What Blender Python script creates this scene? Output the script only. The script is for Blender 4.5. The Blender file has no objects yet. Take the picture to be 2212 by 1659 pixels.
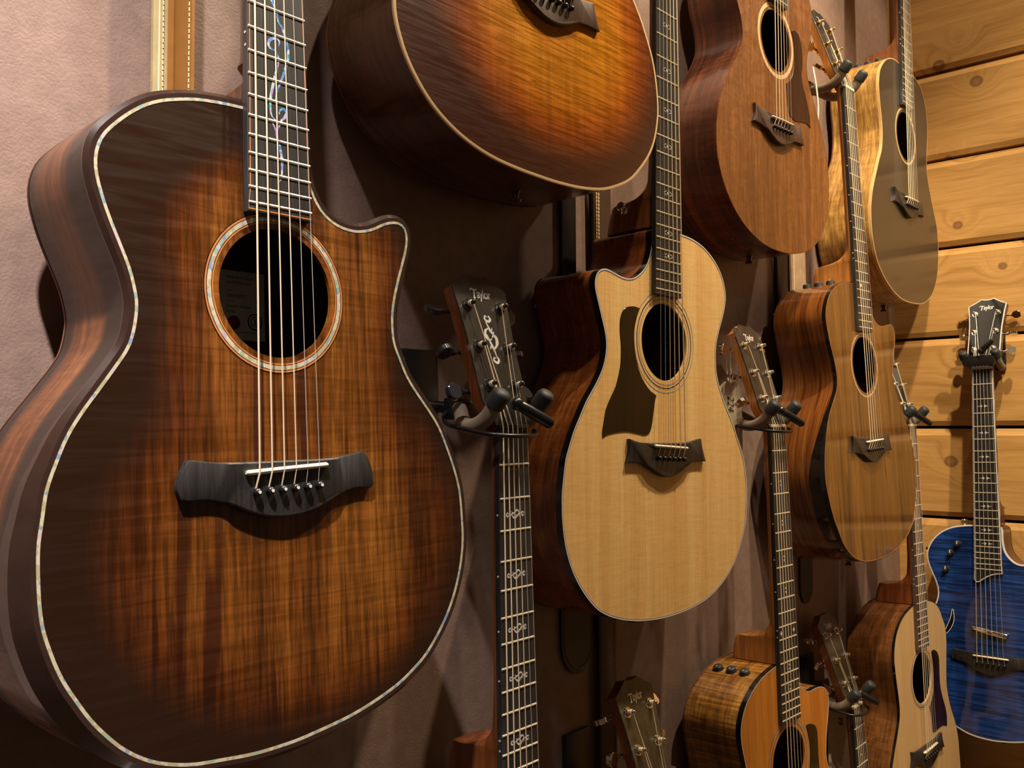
import bpy, bmesh, math, random
from mathutils import Matrix, Vector
random.seed(7)
sc = bpy.context.scene
C = sc.collection
MM = 0.001
CAM_Z = 1.5          # camera height above the floor (m)

# ------------------------------------------------------------------ materials
def nmat(name, rough=.5, spec=.5, coat=0., metal=0.):
    m = bpy.data.materials.new(name); m.use_nodes = True
    nt = m.node_tree; b = nt.nodes['Principled BSDF']
    b.inputs['Roughness'].default_value = rough
    b.inputs['Specular IOR Level'].default_value = spec
    b.inputs['Coat Weight'].default_value = coat
    b.inputs['Coat Roughness'].default_value = .08
    b.inputs['Metallic'].default_value = metal
    return m, nt, b
def N(nt, t, **k):
    n = nt.nodes.new(t)
    for a, v in k.items():
        if a in n.inputs: n.inputs[a].default_value = v
        else: setattr(n, a, v)
    return n
def L(nt, a, b): nt.links.new(a, b)
def ramp(nt, fac, stops, interp='LINEAR'):
    r = nt.nodes.new('ShaderNodeValToRGB'); r.color_ramp.interpolation = interp
    e = r.color_ramp.elements
    while len(e) < len(stops): e.new(.5)
    for i, (p, c) in enumerate(stops):
        e[i].position = p; e[i].color = (*c, 1)
    L(nt, fac, r.inputs[0]); return r.outputs[0]
def mapping(nt, src, scale=(1, 1, 1), loc=(0, 0, 0), rot=(0, 0, 0)):
    m = nt.nodes.new('ShaderNodeMapping')
    m.inputs['Scale'].default_value = scale; m.inputs['Location'].default_value = loc
    m.inputs['Rotation'].default_value = rot
    L(nt, src, m.inputs[0]); return m.outputs[0]
def noise(nt, vec, scale=1, detail=4, rough=.6, dist=0.):
    n = nt.nodes.new('ShaderNodeTexNoise')
    n.inputs['Scale'].default_value = scale; n.inputs['Detail'].default_value = detail
    n.inputs['Roughness'].default_value = rough; n.inputs['Distortion'].default_value = dist
    L(nt, vec, n.inputs['Vector']); return n.outputs['Fac']
def mixc(nt, fac, a, b, mode='MIX'):
    n = nt.nodes.new('ShaderNodeMix'); n.data_type = 'RGBA'; n.blend_type = mode
    for i, s in ((0, fac), (6, a), (7, b)):
        if hasattr(s, 'links') or hasattr(s, 'is_linked'): L(nt, s, n.inputs[i])
        elif isinstance(s, (tuple, list)): n.inputs[i].default_value = (*s, 1)
        else: n.inputs[i].default_value = s
    return n.outputs[2]
def math_(nt, op, a, b=None, clamp=False):
    n = nt.nodes.new('ShaderNodeMath'); n.operation = op; n.use_clamp = clamp
    for i, s in enumerate((a, b)):
        if s is None: continue
        if hasattr(s, 'is_linked'): L(nt, s, n.inputs[i])
        else: n.inputs[i].default_value = s
    return n.outputs[0]
def maprange(nt, v, a, b, c=0., d=1.):
    n = nt.nodes.new('ShaderNodeMapRange'); n.interpolation_type = 'SMOOTHSTEP'
    L(nt, v, n.inputs[0])
    for i, s in enumerate((a, b, c, d)): n.inputs[i + 1].default_value = s
    return n.outputs[0]
def texobj(nt): return nt.nodes.new('ShaderNodeTexCoord').outputs['Object']
def plain(name, col, rough=.5, spec=.5, coat=0., metal=0., var=.12, vs=60):
    m, nt, b = nmat(name, rough, spec, coat, metal)
    n = noise(nt, texobj(nt), vs, 3)
    c = ramp(nt, n, [(.3, tuple(x * (1 - var) for x in col)), (.7, tuple(min(1, x * (1 + var)) for x in col))])
    L(nt, c, b.inputs['Base Color']); return m
def bump(nt, b, h, strength, dist):
    n = nt.nodes.new('ShaderNodeBump'); n.inputs['Strength'].default_value = strength
    n.inputs['Distance'].default_value = dist
    L(nt, h, n.inputs['Height']); L(nt, n.outputs[0], b.inputs['Normal'])

def wood(name, c0, c1, c2, axis='v', broad=16, fine=160, finea=.35, fig=0., figs=(18, 110), figtilt=0.,
         burst=None, edge=(.01, .004, .002), mid=None, rough=.35, coat=.3, seed=0., streak=None, spec=.5, stretch=.05):
    """procedural timber; axis v = grain along the guitar, w = grain round the side"""
    m, nt, b = nmat(name, rough, spec, coat)
    t = texobj(nt)
    g = stretch
    def sc_(k):
        return {'v': (k, k * g, k), 'w': (k * g * 2, k * g * 2, k), 'y': (k, k * g, k), 'x': (k * g, k, k)}[axis]
    n1 = noise(nt, mapping(nt, t, sc_(broad), (seed, seed * .3, seed * .7)), 1, 5, .62, .6)
    col = ramp(nt, n1, [(.30, c0), (.5, c1), (.70, c2)])
    n2 = noise(nt, mapping(nt, t, sc_(fine), (seed, 0, 0)), 1, 3, .7)
    k = maprange(nt, n2, .35, .65, 1 - finea, 1 + finea * .4)
    col = mixc(nt, 1., col, k, 'MULTIPLY')
    if streak:
        n3 = noise(nt, mapping(nt, t, sc_(broad * 2.2), (seed + 5, 0, 0)), 1, 3, .5, .3)
        s = maprange(nt, n3, .58, .66)
        col = mixc(nt, s, col, streak)
    if fig:
        fx = mapping(nt, t, figs if len(figs) == 3 else (figs[0], figs[1], figs[0]), (seed, 3, 1), (0, 0, figtilt))
        n4 = noise(nt, fx, 1, 3, .55, 1.2)
        k = maprange(nt, n4, .34, .66, 1 - fig, 1 + fig)
        col = mixc(nt, 1., col, k, 'MULTIPLY')
        L(nt, maprange(nt, n4, .3, .7, rough * .8, min(1, rough * 1.3)), b.inputs['Roughness'])
    if burst:
        sx = nt.nodes.new('ShaderNodeSeparateXYZ'); L(nt, t, sx.inputs[0])
        if burst[0] == 'side':      # dark along both edges of the rim, lighter band in the middle
            zc, hw = burst[1]
            d = math_(nt, 'ABSOLUTE', math_(nt, 'DIVIDE', math_(nt, 'SUBTRACT', sx.outputs[2], zc), hw))
            lo, hi = burst[2]
        else:
            ds = []
            for (x0, y0, a, bb) in burst[1]:
                dx = math_(nt, 'DIVIDE', math_(nt, 'SUBTRACT', sx.outputs[0], x0), a)
                dy = math_(nt, 'DIVIDE', math_(nt, 'SUBTRACT', sx.outputs[1], y0), bb)
                ds.append(math_(nt, 'SQRT', math_(nt, 'ADD', math_(nt, 'MULTIPLY', dx, dx), math_(nt, 'MULTIPLY', dy, dy))))
            d = ds[0]
            for e in ds[1:]:
                n = nt.nodes.new('ShaderNodeMath'); n.operation = 'SMOOTH_MIN'; n.inputs[2].default_value = .25
                L(nt, d, n.inputs[0]); L(nt, e, n.inputs[1]); d = n.outputs[0]
            lo, hi = burst[2]
        if mid: col = mixc(nt, maprange(nt, d, lo - .25, (lo + hi) / 2), col, mixc(nt, 1., col, mid, 'MULTIPLY'))
        col = mixc(nt, maprange(nt, d, lo, hi), col, edge)
    L(nt, col, b.inputs['Base Color'])
    bump(nt, b, n2, .08, .0004)
    return m

def abalone(name='abalone', blue=False):
    m, nt, b = nmat(name, .18, .6, .5)
    t = texobj(nt)
    v = nt.nodes.new('ShaderNodeTexVoronoi'); v.inputs['Scale'].default_value = 260; L(nt, t, v.inputs['Vector'])
    h = nt.nodes.new('ShaderNodeSeparateColor'); L(nt, v.outputs['Color'], h.inputs[0])
    if blue: v.inputs['Scale'].default_value = 420
    c = ramp(nt, h.outputs[0], [(0, (.10, .30, .85)), (.2, (.55, .80, .95)), (.4, (.06, .55, .45)), (.55, (.85, .80, .70)), (.7, (.25, .40, .95)), (.85, (.65, .35, .85)), (1, (.1, .6, .3))] if blue else [(0, (.62, .56, .34)), (.28, (.80, .74, .50)), (.5, (.42, .62, .50)), (.60, (.85, .76, .58)), (.80, (.35, .48, .62)), (.88, (.78, .66, .62)), (1, (.16, .16, .08))], 'CONSTANT')
    L(nt, c, b.inputs['Base Color']); b.inputs['Metallic'].default_value = .35
    return m

M = {}
M['ebony'] = wood('ebony', (.012, .011, .010), (.022, .021, .020), (.045, .043, .042), broad=30, fine=300, rough=.42, coat=0., spec=.55)
M['ebony_face'] = wood('ebony_veneer', (.020, .017, .014), (.034, .029, .025), (.06, .052, .044), broad=34, fine=260, rough=.34, coat=.25)
M['veneer_brown'] = wood('brown_veneer', (.045, .034, .018), (.075, .058, .030), (.11, .088, .05), broad=34, fine=260, rough=.4, coat=.2)
M['rosewood'] = wood('rosewood_board', (.035, .018, .012), (.075, .042, .030), (.12, .075, .055), broad=30, fine=300, rough=.5, coat=0.)
M['fret'] = plain('fret_wire', (.86, .80, .64), .35, metal=.5, var=.05)
M['bone'] = plain('bone', (.88, .82, .66), .35, coat=.3, var=.04)
M['bronze'] = plain('bronze_string', (1., .82, .60), .4, metal=.15, var=.06)
M['steel'] = plain('steel_string', (.88, .84, .76), .35, metal=.5, var=.05)
M['chrome'] = plain('chrome', (.86, .83, .76), .12, metal=1., var=.03)
M['gold'] = plain('gold_plate', (.92, .68, .28), .16, metal=1., var=.03)
M['blackhw'] = plain('black_hardware', (.025, .026, .03), .15, coat=.6, var=.1)
M['blackplastic'] = plain('black_plastic', (.012, .012, .013), .3, coat=.2)
M['blackgloss'] = plain('black_binding', (.008, .007, .006), .12, coat=.8)
M['darkbrown'] = plain('dark_brown_edge', (.035, .018, .013), .22, coat=.5)
M['armrest'] = plain('satin_bevel', (.045, .032, .024), .35, coat=.3)
M['white'] = plain('white_binding', (.80, .79, .80), .3, coat=.4, var=.03)
M['cream'] = plain('cream_binding', (.80, .58, .32), .3, coat=.4, var=.05)
M['maplebind'] = plain('pale_wood_binding', (.70, .46, .20), .3, coat=.4, var=.08)
M['orangeline'] = plain('light_wood_purfling', (.55, .20, .06), .35, coat=.3)
M['grey'] = plain('grey_purfling', (.35, .33, .28), .35)
M['abalone'] = abalone(); M['abalone_blue'] = abalone('blue_abalone', True)
M['pearl'] = plain('pearl', (.85, .86, .84), .18, coat=.6, metal=.2, var=.12, vs=300)
M['rubber'] = plain('rubber_cap', (.028, .033, .036), .55, var=.15)
M['foam'] = plain('foam_sleeve', (.27, .21, .15), .8, var=.1, vs=400)
M['iron'] = plain('powder_coated_steel', (.012, .012, .013), .35, var=.1)
M['paper'] = plain('tag_paper', (.52, .44, .30), .9, var=.08, vs=90)
M['label'] = plain('label_paper', (.97, .92, .74), .8, var=.05)
M['ink'] = plain('ink', (.02, .018, .015), .7)
M['red'] = plain('red_seal', (.30, .04, .02), .6)
M['cord'] = plain('white_cord', (.80, .76, .68), .9, var=.1)
M['tort'] = wood('tortoise_dark', (.006, .004, .002), (.011, .007, .003), (.018, .010, .004), broad=40, fine=60, rough=.16, coat=.12, spec=.4)
M['tort_red'] = wood('tortoise_red', (.012, .003, .002), (.028, .008, .006), (.05, .016, .011), broad=40, fine=60, rough=.3, coat=0., spec=.3)
M['neckmahog'] = wood('neck_mahogany', (.16, .055, .018), (.24, .085, .026), (.32, .12, .04), rough=.4, coat=.15)
M['neckred'] = wood('neck_mahogany_red', (.13, .034, .010), (.20, .055, .015), (.27, .08, .022), rough=.35, coat=.2)
M['neckorange'] = wood('neck_cedar_orange', (.42, .15, .030), (.52, .20, .040), (.60, .25, .06), rough=.45, coat=.1)
M['neckdark'] = wood('neck_dark', (.06, .024, .012), (.10, .04, .018), (.15, .06, .03), rough=.3, coat=.3)
M['inside'] = wood('inside_back', (.10, .03, .012), (.15, .05, .02), (.2, .075, .03), rough=.7, coat=0.)
B1 = ('top', [(.022, -.055, .190, .165), (.02, .165, .135, .105), (.01, .08, .125, .15)], (.70, .93))  # real edge burst, with shade over the upper and left top painted in
M['koa_top'] = wood('koa_burst_shade_top', (.065, .018, .0030), (.160, .049, .0062), (.25, .088, .012), broad=30, fine=230, finea=.5, fig=.17, figs=(9, 120), burst=B1, edge=(.020, .0072, .003), mid=(.55, .42, .35), rough=.30, coat=.22, seed=2., streak=(.05, .013, .003))
M['koa_side'] = wood('koa_burst_side', (.075, .024, .009), (.15, .052, .017), (.21, .078, .026), axis='w', broad=40, burst=('side', (-.058, .046), (.35, .72)), edge=(.024, .014, .010), rough=.33, coat=.2, fig=.15)
B2 = ('top', [(.012, -.020, .215, .180), (0, .21, .16, .12), (0, .09, .14, .16)], (.62, 1.0))
M['sunburst_top'] = wood('flame_maple_burst', (.38, .135, .003), (.50, .185, .005), (.61, .245, .008), broad=20, fine=120, finea=.12, fig=.30, figs=(13, 250), burst=B2, edge=(.055, .016, .008), mid=(.72, .42, .3), rough=.3, coat=.25, seed=4.)
M['sunburst_side'] = wood('brown_maple_side', (.05, .020, .008), (.085, .032, .010), (.11, .045, .014), axis='w', broad=14, fig=.15, rough=.32, coat=.2)
M['spruce'] = wood('spruce_top', (.76, .45, .15), (.88, .56, .215), (.95, .66, .29), broad=26, fine=420, finea=.10, fig=.05, figs=(30, 240), rough=.34, coat=.25, stretch=.02)
M['spruce_warm'] = wood('spruce_top_warm', (.66, .42, .18), (.74, .49, .22), (.80, .55, .27), broad=30, fine=420, finea=.10, rough=.4, coat=.1, stretch=.02, seed=3.)
M['sapele_side'] = wood('sapele_side', (.15, .038, .010), (.24, .068, .016), (.34, .11, .026), axis='w', broad=90, fine=300, finea=.35, fig=.12, rough=.28, coat=.35)
M['sapele_dark'] = wood('sapele_side_dark', (.10, .035, .010), (.17, .062, .015), (.23, .09, .024), axis='w', broad=50, fig=.15, rough=.35, coat=.2)
M['mahog_top'] = wood('mahogany_top', (.130, .043, .011), (.20, .074, .018), (.27, .108, .028), broad=60, fine=330, finea=.28, fig=.10, figs=(40, 60), rough=.4, coat=.1, seed=1.)
M['mahog_side'] = wood('figured_dark_side', (.045, .014, .010), (.13, .036, .014), (.27, .085, .024), axis='w', broad=48, fine=200, fig=.18, rough=.28, coat=.35, seed=3., stretch=.02)
M['walnut_top'] = wood('striped_walnut_top', (.055, .024, .006), (.150, .064, .014), (.21, .098, .022), broad=34, fine=220, finea=.3, rough=.16, coat=.6, seed=6., streak=(.040, .018, .006))
M['rose_side'] = wood('rosewood_side_orange', (.09, .025, .007), (.20, .066, .014), (.30, .115, .024), axis='w', broad=70, fine=260, finea=.35, rough=.14, coat=.8, seed=8., streak=(.09, .024, .008), stretch=.018)
M['black_top'] = plain('black_satin_top', (.030, .027, .022), .32, spec=.7, coat=.35, var=.05)
M['koa_light'] = wood('pale_koa_side', (.30, .15, .038), (.52, .29, .075), (.68, .41, .12), axis='w', broad=60, fine=260, finea=.4, fig=.16, figs=(40, 40, 8), rough=.32, coat=.3, seed=9.)
M['cedar_top'] = wood('cedar_top', (.44, .145, .018), (.56, .205, .026), (.66, .26, .04), broad=40, fine=300, finea=.15, rough=.38, coat=.15, seed=11.)
M['koa_curly'] = wood('curly_koa_side', (.17, .065, .014), (.36, .16, .032), (.54, .28, .06), axis='w', broad=46, fine=260, finea=.35, fig=.42, figs=(120, 120, 9), rough=.24, coat=.4, seed=12.)
M['blue_top'] = wood('blue_flame_top', (.006, .022, .105), (.010, .042, .19), (.016, .062, .26), broad=14, fine=60, finea=.1, fig=.55, figs=(7, 150), burst=('top', [(-.06, .12, .23, .28), (0, -.02, .2, .2)], (.75, 1.5)), edge=(.006, .012, .05), rough=.16, coat=.8, seed=5.)
M['blue_side'] = plain('brown_body_side', (.12, .06, .03), .3, coat=.3)
M['strap_tan'] = plain('tan_leather', (.27, .115, .020), .42, coat=.15, var=.08)
M['strap_olive'] = plain('olive_suede', (.42, .34, .16), .8, var=.1)
M['strap_taupe'] = plain('taupe_suede', (.36, .25, .16), .85, var=.18, vs=40)
M['strap_dark'] = plain('dark_brown_leather', (.050, .026, .014), .5, var=.15)
M['strap_black'] = plain('black_leather', (.018, .010, .006), .5, var=.15)
M['strap_cream'] = plain('cream_leather', (.62, .45, .22), .6, var=.08)
M['stitch'] = plain('cream_thread', (.90, .78, .48), .8, var=.05)
M['stitch_dim'] = plain('tan_thread', (.34, .24, .12), .8, var=.05)

def leather():
    m, nt, b = nmat('padded_leather', .50, .45)
    t = texobj(nt)
    n = noise(nt, mapping(nt, t, (1, 1, 1)), 5, 4, .6)
    n2 = noise(nt, t, 60, 4, .6)
    c = ramp(nt, n, [(.3, (.225, .150, .118)), (.7, (.285, .195, .160))])
    c = mixc(nt, 1., c, maprange(nt, n2, .3, .7, .9, 1.08), 'MULTIPLY')
    L(nt, c, b.inputs['Base Color'])
    wv = nt.nodes.new('ShaderNodeTexNoise'); wv.inputs['Scale'].default_value = 90; L(nt, t, wv.inputs['Vector'])
    vm = nt.nodes.new('ShaderNodeVectorMath'); vm.operation = 'MULTIPLY_ADD'
    L(nt, wv.outputs['Color'], vm.inputs[0]); vm.inputs[1].default_value = (.006, .006, .006); L(nt, t, vm.inputs[2])
    v = nt.nodes.new('ShaderNodeTexVoronoi'); v.feature = 'SMOOTH_F1'; v.inputs['Scale'].default_value = 430; L(nt, vm.outputs[0], v.inputs['Vector'])
    h = math_(nt, 'ADD', math_(nt, 'MULTIPLY', v.outputs['Distance'], -1.), math_(nt, 'MULTIPLY', noise(nt, t, 500, 3), .5))
    bump(nt, b, h, .42, .0005)
    return m
M['leather'] = leather()

def pine():
    m, nt, b = nmat('knotty_pine_boards', .55, .35)
    t = texobj(nt)
    at = nt.nodes.new('ShaderNodeAttribute'); at.attribute_name = 'board'
    off = nt.nodes.new('ShaderNodeVectorMath'); off.operation = 'MULTIPLY_ADD'
    L(nt, at.outputs['Vector'], off.inputs[0]); off.inputs[1].default_value = (3.1, 7.7, 0.0); L(nt, t, off.inputs[2])
    p = off.outputs[0]
    # knots: 2d voronoi cells squeezed along the board
    v = nt.nodes.new('ShaderNodeTexVoronoi'); v.inputs['Scale'].default_value = 1.0; v.inputs['Randomness'].default_value = 1.; v.voronoi_dimensions = '2D'
    sp_ = nt.nodes.new('ShaderNodeSeparateXYZ'); L(nt, p, sp_.inputs[0]); cb = nt.nodes.new('ShaderNodeCombineXYZ'); L(nt, sp_.outputs[1], cb.inputs[0]); L(nt, sp_.outputs[2], cb.inputs[1])
    L(nt, mapping(nt, cb.outputs[0], (4.6, 5.2, 1), (.3, .2, .1)), v.inputs['Vector'])
    d = v.outputs['Distance']
    near = math_(nt, 'SUBTRACT', 1., maprange(nt, d, .0, .30))
    wv = mapping(nt, p, (10, 3.0, 46))
    n0 = noise(nt, mapping(nt, p, (2, 2.2, 9)), 1, 3, .5)
    vm = nt.nodes.new('ShaderNodeVectorMath'); vm.operation = 'ADD'; L(nt, wv, vm.inputs[0])
    cx = nt.nodes.new('ShaderNodeCombineXYZ'); L(nt, math_(nt, 'ADD', math_(nt, 'MULTIPLY', near, 2.6), math_(nt, 'MULTIPLY', n0, 3.)), cx.inputs[2]); L(nt, cx.outputs[0], vm.inputs[1])
    g = noise(nt, vm.outputs[0], 1, 4, .6)
    c = ramp(nt, g, [(.30, (.44, .232, .066)), (.48, (.57, .32, .098)), (.60, (.63, .365, .120)), (.74, (.50, .272, .082))])
    hb = nt.nodes.new('ShaderNodeSeparateXYZ'); L(nt, at.outputs['Vector'], hb.inputs[0])
    c = mixc(nt, 1., c, maprange(nt, hb.outputs[0], 0., 1., .86, 1.1), 'MULTIPLY')
    fine = noise(nt, mapping(nt, p, (60, 10, 420)), 1, 3, .6)
    c = mixc(nt, 1., c, maprange(nt, fine, .3, .7, .92, 1.05), 'MULTIPLY')
    sc_k = nt.nodes.new('ShaderNodeSeparateColor'); L(nt, v.outputs['Color'], sc_k.inputs[0])
    d = math_(nt, 'ADD', d, math_(nt, 'MULTIPLY', sc_k.outputs[0], .075))
    k = math_(nt, 'MULTIPLY', math_(nt, 'SUBTRACT', 1., maprange(nt, d, .062, .085)), .8)
    c = mixc(nt, k, c, mixc(nt, maprange(nt, d, .01, .06), (.32, .17, .075), (.20, .09, .035)))
    L(nt, c, b.inputs['Base Color']); bump(nt, b, fine, .15, .0006)
    return m
M['pine'] = pine()
M['gap'] = plain('gap_shadow_board', (.02, .012, .006), .9)
M['floor'] = wood('floor_boards', (.10, .05, .02), (.16, .085, .035), (.2, .11, .05), axis='x', broad=8, fine=60, rough=.45, coat=.1)

# ------------------------------------------------------------------ mesh helpers
def obj(name, bm, m, parent=None, smooth=True, scale=MM):
    me = bpy.data.meshes.new(name)
    bmesh.ops.recalc_face_normals(bm, faces=bm.faces)
    if scale != 1: bmesh.ops.scale(bm, vec=(scale,) * 3, verts=bm.verts)
    bm.to_mesh(me); bm.free()
    o = bpy.data.objects.new(name, me); C.objects.link(o)
    me.materials.append(M[m] if isinstance(m, str) else m)
    if smooth:
        for p in me.polygons: p.use_smooth = True
        try: me.set_sharp_from_angle(angle=math.radians(38))
        except Exception: pass
    if parent: o.parent = parent
    return o
def thing(name, label, cat, mat4=None, group=None):
    o = bpy.data.objects.new(name, None); C.objects.link(o); o.empty_display_size = .05
    if mat4 is not None: o.matrix_world = mat4
    o['label'] = label; o['category'] = cat
    if group: o['group'] = group
    return o
def smooth_closed(pts, n=220, it=1):
    """closed Catmull-Rom, evenly resampled"""
    P = [Vector((a, b)) for a, b in pts]; k = len(P); Q = []
    for i in range(k):
        p0, p1, p2, p3 = P[i - 1], P[i], P[(i + 1) % k], P[(i + 2) % k]
        for s in range(8):
            t = s / 8
            Q.append(.5 * ((2 * p1) + (p2 - p0) * t + (2 * p0 - 5 * p1 + 4 * p2 - p3) * t * t + (3 * p1 - p0 - 3 * p2 + p3) * t ** 3))
    Lc = [0]
    for i in range(len(Q)): Lc.append(Lc[-1] + (Q[(i + 1) % len(Q)] - Q[i]).length)
    out = []; j = 0
    for i in range(n):
        d = Lc[-1] * i / n
        while Lc[j + 1] < d: j += 1
        t = (d - Lc[j]) / max(1e-9, Lc[j + 1] - Lc[j])
        out.append(Q[j].lerp(Q[(j + 1) % len(Q)], t))
    for _ in range(it):
        out = [(out[i - 1] + out[i] * 2 + out[(i + 1) % n]) / 4 for i in range(n)]
    A = sum(out[i].x * out[(i + 1) % n].y - out[(i + 1) % n].x * out[i].y for i in range(n))
    if A < 0: out.reverse()
    return out            # counter-clockwise
def offset(P, d):
    """d may be a number or list; positive = outward for ccw"""
    n = len(P); out = []
    for i in range(n):
        t = (P[(i + 1) % n] - P[i - 1])
        if t.length < 1e-9: t = Vector((1, 0))
        t.normalize(); nn = Vector((t.y, -t.x))
        out.append(P[i] + nn * (d[i] if isinstance(d, list) else d))
    return out
def loft(bm, loops, closed=True, cap0=False, cap1=False):
    rows = [[bm.verts.new(v) for v in lp] for lp in loops]
    n = len(rows[0]); m = n if closed else n - 1
    for a, b in zip(rows, rows[1:]):
        for i in range(m):
            j = (i + 1) % n
            bm.faces.new((a[i], a[j], b[j], b[i]))
    if cap0: bm.faces.new(rows[0][::-1])
    if cap1: bm.faces.new(rows[-1])
    return rows
def fill_with_hole(bm, outer, hole, z):
    vs = [bm.verts.new((p.x, p.y, z)) for p in outer]; es = [bm.edges.new((vs[i - 1], vs[i])) for i in range(len(vs))]
    if hole:
        hs = [bm.verts.new((p[0], p[1], z)) for p in hole]; es += [bm.edges.new((hs[i - 1], hs[i])) for i in range(len(hs))]
    bmesh.ops.triangle_fill(bm, use_beauty=True, use_dissolve=False, edges=es)
def circ(cx, cy, r, n=64): return [(cx + r * math.cos(2 * math.pi * i / n), cy + r * math.sin(2 * math.pi * i / n)) for i in range(n)]
def ring(bm, outer, inner, z0, z1, zi=None):
    """flat ring with a little thickness"""
    zi = z1 if zi is None else zi
    loft(bm, [[(p[0], p[1], z0) for p in outer], [(p[0], p[1], z1) for p in outer], [(p[0], p[1], zi) for p in inner], [(p[0], p[1], z0) for p in inner]])
def prism(bm, pts, z0, z1, bev=0.):
    if bev:
        P = smooth = [Vector((a, b)) for a, b in pts]
        A = sum(P[i].x * P[(i + 1) % len(P)].y - P[(i + 1) % len(P)].x * P[i].y for i in range(len(P)))
        if A < 0: P.reverse()
        I = offset(P, -bev)
        loft(bm, [[(p.x, p.y, z0) for p in P], [(p.x, p.y, z1 - bev) for p in P], [(p.x, p.y, z1) for p in I]], True, True, True)
    else:
        loft(bm, [[(a, b, z0) for a, b in pts], [(a, b, z1) for a, b in pts]], True, True, True)
def box(bm, x0, x1, y0, y1, z0, z1, bev=0.):
    r = bmesh.ops.create_cube(bm, size=1)
    for v in r['verts']:
        v.co = Vector(((x0 + x1) / 2 + v.co.x * (x1 - x0), (y0 + y1) / 2 + v.co.y * (y1 - y0), (z0 + z1) / 2 + v.co.z * (z1 - z0)))
    if bev:
        es = list({e for v in r['verts'] for e in v.link_edges})
        bmesh.ops.bevel(bm, geom=es, offset=bev, segments=2, affect='EDGES', profile=.6)
def tube(bm, path, rad, n=12, cap=True, squash=None):
    P = [Vector(p) for p in path]; rs = rad if isinstance(rad, list) else [rad] * len(P)
    up = None; loops = []
    for i, p in enumerate(P):
        t = (P[min(i + 1, len(P) - 1)] - P[max(i - 1, 0)]).normalized()
        if up is None:
            up = Vector((0, 0, 1)) if abs(t.z) < .9 else Vector((1, 0, 0))
        a = t.cross(up).normalized(); b = a.cross(t).normalized(); up = b
        loops.append([p + (a * math.cos(2 * math.pi * k / n) + b * math.sin(2 * math.pi * k / n) * (squash or 1)) * rs[i] for k in range(n)])
    loft(bm, loops, True, cap, cap)
def curve_pts(ctrl, sub=8):
    P = [Vector(p) for p in ctrl]; P = [P[0] * 2 - P[1]] + P + [P[-1] * 2 - P[-2]]; out = []
    for i in range(1, len(P) - 2):
        p0, p1, p2, p3 = P[i - 1:i + 3]
        for s in range(sub):
            t = s / sub
            out.append(.5 * ((2 * p1) + (p2 - p0) * t + (2 * p0 - 5 * p1 + 4 * p2 - p3) * t * t + (3 * p1 - p0 - 3 * p2 + p3) * t ** 3))
    out.append(P[-2]); return out
def cyl(bm, c, r, h, axis='z', n=24, r2=None):
    r2 = r if r2 is None else r2; c = Vector(c)
    ax = {'z': (Vector((1, 0, 0)), Vector((0, 1, 0)), Vector((0, 0, 1))), 'x': (Vector((0, 1, 0)), Vector((0, 0, 1)), Vector((1, 0, 0))), 'y': (Vector((0, 0, 1)), Vector((1, 0, 0)), Vector((0, 1, 0)))}[axis] if isinstance(axis, str) else axis
    lp = [[c + ax[2] * z + (ax[0] * math.cos(2 * math.pi * k / n) + ax[1] * math.sin(2 * math.pi * k / n)) * rr for k in range(n)] for z, rr in ((0, r), (h, r2))]
    loft(bm, lp, True, True, True)
def ball(bm, c, r, sx=1, sy=1, sz=1, seg=14):
    rr = bmesh.ops.create_uvsphere(bm, u_segments=seg, v_segments=seg // 2 + 2, radius=r)
    for v in rr['verts']: v.co = Vector((v.co.x * sx + c[0], v.co.y * sy + c[1], v.co.z * sz + c[2]))
def stroke2d(bm, ctrl, widths, z, h=.25, tf=None, sub=8):
    """flat inlaid stroke with a varying width, in the local x-y plane"""
    P = curve_pts([(a, b, 0) for a, b in ctrl], sub); n = len(P); lf = []; rt = []
    for i, p in enumerate(P):
        t = (P[min(i + 1, n - 1)] - P[max(i - 1, 0)]); t.normalize(); nn = Vector((-t.y, t.x, 0))
        s = i / (n - 1) * (len(widths) - 1); k = min(int(s), len(widths) - 2); w = widths[k] + (widths[k + 1] - widths[k]) * (s - k)
        lf.append(p + nn * w / 2); rt.append(p - nn * w / 2)
    f = tf or (lambda v: v)
    a = [bm.verts.new(f(Vector((v.x, v.y, z + h)))) for v in lf]; b = [bm.verts.new(f(Vector((v.x, v.y, z + h)))) for v in rt]
    for i in range(n - 1): bm.faces.new((b[i], b[i + 1], a[i + 1], a[i]))
def text_obj(name, s, size, m, parent, tf, sx=1., sy=1., shear=0., center=True, spacing=1.):
    cu = bpy.data.curves.new(name, 'FONT'); cu.body = s; cu.size = size; cu.shear = shear
    cu.align_x = 'CENTER' if center else 'LEFT'; cu.space_character = spacing; cu.extrude = .05; cu.offset = .28 if name == 'logo' else .0
    t = bpy.data.objects.new(name, cu); C.objects.link(t)
    dg = bpy.context.evaluated_depsgraph_get(); me = bpy.data.meshes.new_from_object(t.evaluated_get(dg))
    bpy.data.objects.remove(t)
    for v in me.vertices: v.co = tf(Vector((v.co.x * sx, v.co.y * sy, v.co.z))) * MM
    me.materials.clear(); me.materials.append(M[m])
    o = bpy.data.objects.new(name, me); C.objects.link(o); o.parent = parent; return o

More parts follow.
